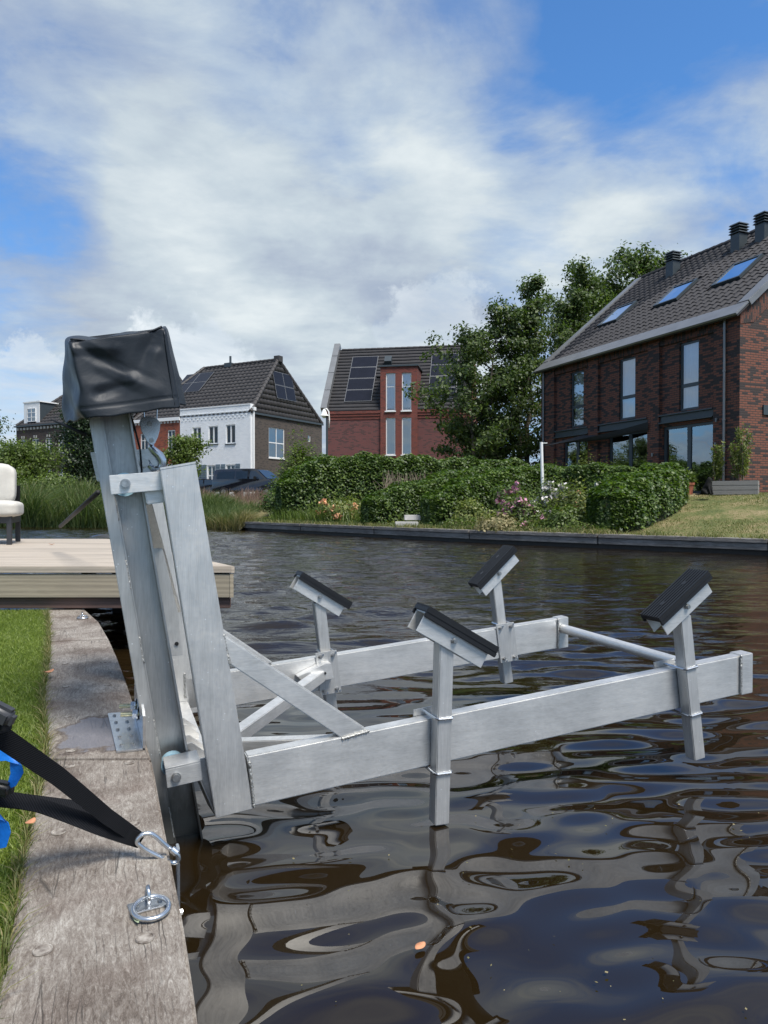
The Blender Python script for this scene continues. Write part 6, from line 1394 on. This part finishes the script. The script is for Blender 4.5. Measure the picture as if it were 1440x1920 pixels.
# upper run: (x, y, depth, width dir x, width dir z, width dir y, width)
rib([(262, 1573, 1.505, .55, .83, .1, .028), (200, 1530, 1.46, .5, .86, .5, .030), (110, 1456, 1.36, .45, .88, .8, .034), (0, 1380, 1.22, .5, .86, 1.0, .036), (-60, 1342, 1.15, .5, .86, 1.0, .036)], 'webbing', 'strap_upper')
rib([(266, 1576, 1.500, .5, .86, 0, .036), (215, 1562, 1.48, .35, .93, .3, .028), (150, 1536, 1.43, .15, .98, 1.6, .034), (80, 1512, 1.38, .1, 1, 3.2, .034), (0, 1495, 1.33, .1, 1, 1.5, .030), (-60, 1488, 1.25, .1, 1, 1, .04)], 'webbing', 'strap_lower')
rib([(262, 1574, 1.51, .5, .86, 0, .030), (205, 1534, 1.50, .30, .95, .2, .022), (140, 1514, 1.47, .1, .98, 1.9, .034), (60, 1505, 1.42, .1, 1, 2.8, .040), (-30, 1494, 1.33, .1, 1, 2.5, .04)], 'webbing', 'strap_lower')
rib([(-20, 1412, 1.30, .3, 1, .2, .030), (12, 1410, 1.30, -.1, 1, .2, .030), (30, 1425, 1.30, -.8, .6, .2, .028), (32, 1450, 1.30, -1, -.1, .2, .026), (20, 1478, 1.30, -1, -.5, .2, .024)], 'bluestrap', 'blue_loop', .0014)
rib([(-10, 1515, 1.32, .2, 1, .2, .028), (6, 1535, 1.32, -.9, .5, .2, .024), (10, 1560, 1.32, -1, 0, .2, .022), (4, 1590, 1.32, -1, -.3, .2, .018)], 'bluestrap', 'blue_loop', .0014)
hd = MB(); hd.bar(AT(-40, 1318, 1.2), AT(26, 1352, 1.2), Vector((.4, 0, .9)), .034, .03); hd.build('ratchet_handle', 'charcoal', ssp, bevel=.009, seg=3)
hd = MB(); hd.bar(AT(-40, 1350, 1.22), AT(14, 1362, 1.2), Vector((.4, 0, .9)), .022, .03); hd.build('ratchet_frame', 'black', ssp, bevel=.005)
hd = MB(); hd.bar(AT(-40, 1470, 1.3), AT(24, 1482, 1.3), Vector((.2, 0, .9)), .026, .028); hd.build('ratchet_spool', 'black', ssp, bevel=.008, seg=3)

# ---------------------------------------------------------------- small leaves
def leafy(name, label, c, ln, wd, rz, m, curl=.3, z=0.002):
    m2 = MB(); c = Vector(c); d_ = Vector((math.cos(rz), math.sin(rz), 0)); n_ = Vector((-d_.y, d_.x, 0)); N = 9
    for i in range(N):
        f_ = i/(N-1); w_ = wd*math.sin(math.pi*(f_*.94+.03))**.75; zc = z+curl*ln*(f_-.5)**2
        for s_ in (-1, 0, 1): m2.v.append(c+d_*ln*(f_-.5)+n_*w_*.5*s_+Z*(zc+abs(s_)*w_*.12))
    for i in range(N-1):
        for k in range(2): a = i*3+k; m2.f.append((a, a+1, a+4, a+3))
    o = m2.build(name, m, None, smooth=True); o.modifiers.new('thickness', 'SOLIDIFY').thickness = .0005; tag(o, label, 'leaf'); return o
leafy('fallen_leaf', 'orange brown leaf floating on the dark water', tuple(GZ(788, 1778, .009)), .036, .022, .9, 'deadleaf', .25, .004)
leafy('fallen_leaf', 'narrow grey green leaf lying under the foreground mooring ring', tuple(GZ(254, 1723, QZ+.002)), .05, .010, 2.1, 'greenleaf')
leafy('fallen_leaf', 'tiny orange leaf lying on the pale deck', tuple(AT(97, 1020, 7.3).xy)+(DZ+.004,), .06, .035, .4, 'deadleaf', .9)
leafy('fallen_leaf', 'brown leaf on the lawn edge near the black strap', tuple(GZ(57, 1545, QZ+.02)), .03, .02, 1.4, 'deadleaf', .8)
leafy('fallen_leaf', 'dry orange leaf in the grass at the top of the lawn edge', tuple(GZ(91, 1262, QZ+.025)), .05, .03, 1.1, 'deadleaf', .8)

nd = 70; Pd = np.stack([rng.uniform(-.3, 1.4, nd), rng.uniform(1.35, 2.6, nd), np.full(nd, .012)], 1)
V, F = leaves(Pd, .009, .3, .7); V[:, 2] = .010+(V[:, 2]-.012)*.15
o = npmesh('floating_debris', V, F, 'dryreed'); o['kind'] = 'stuff'
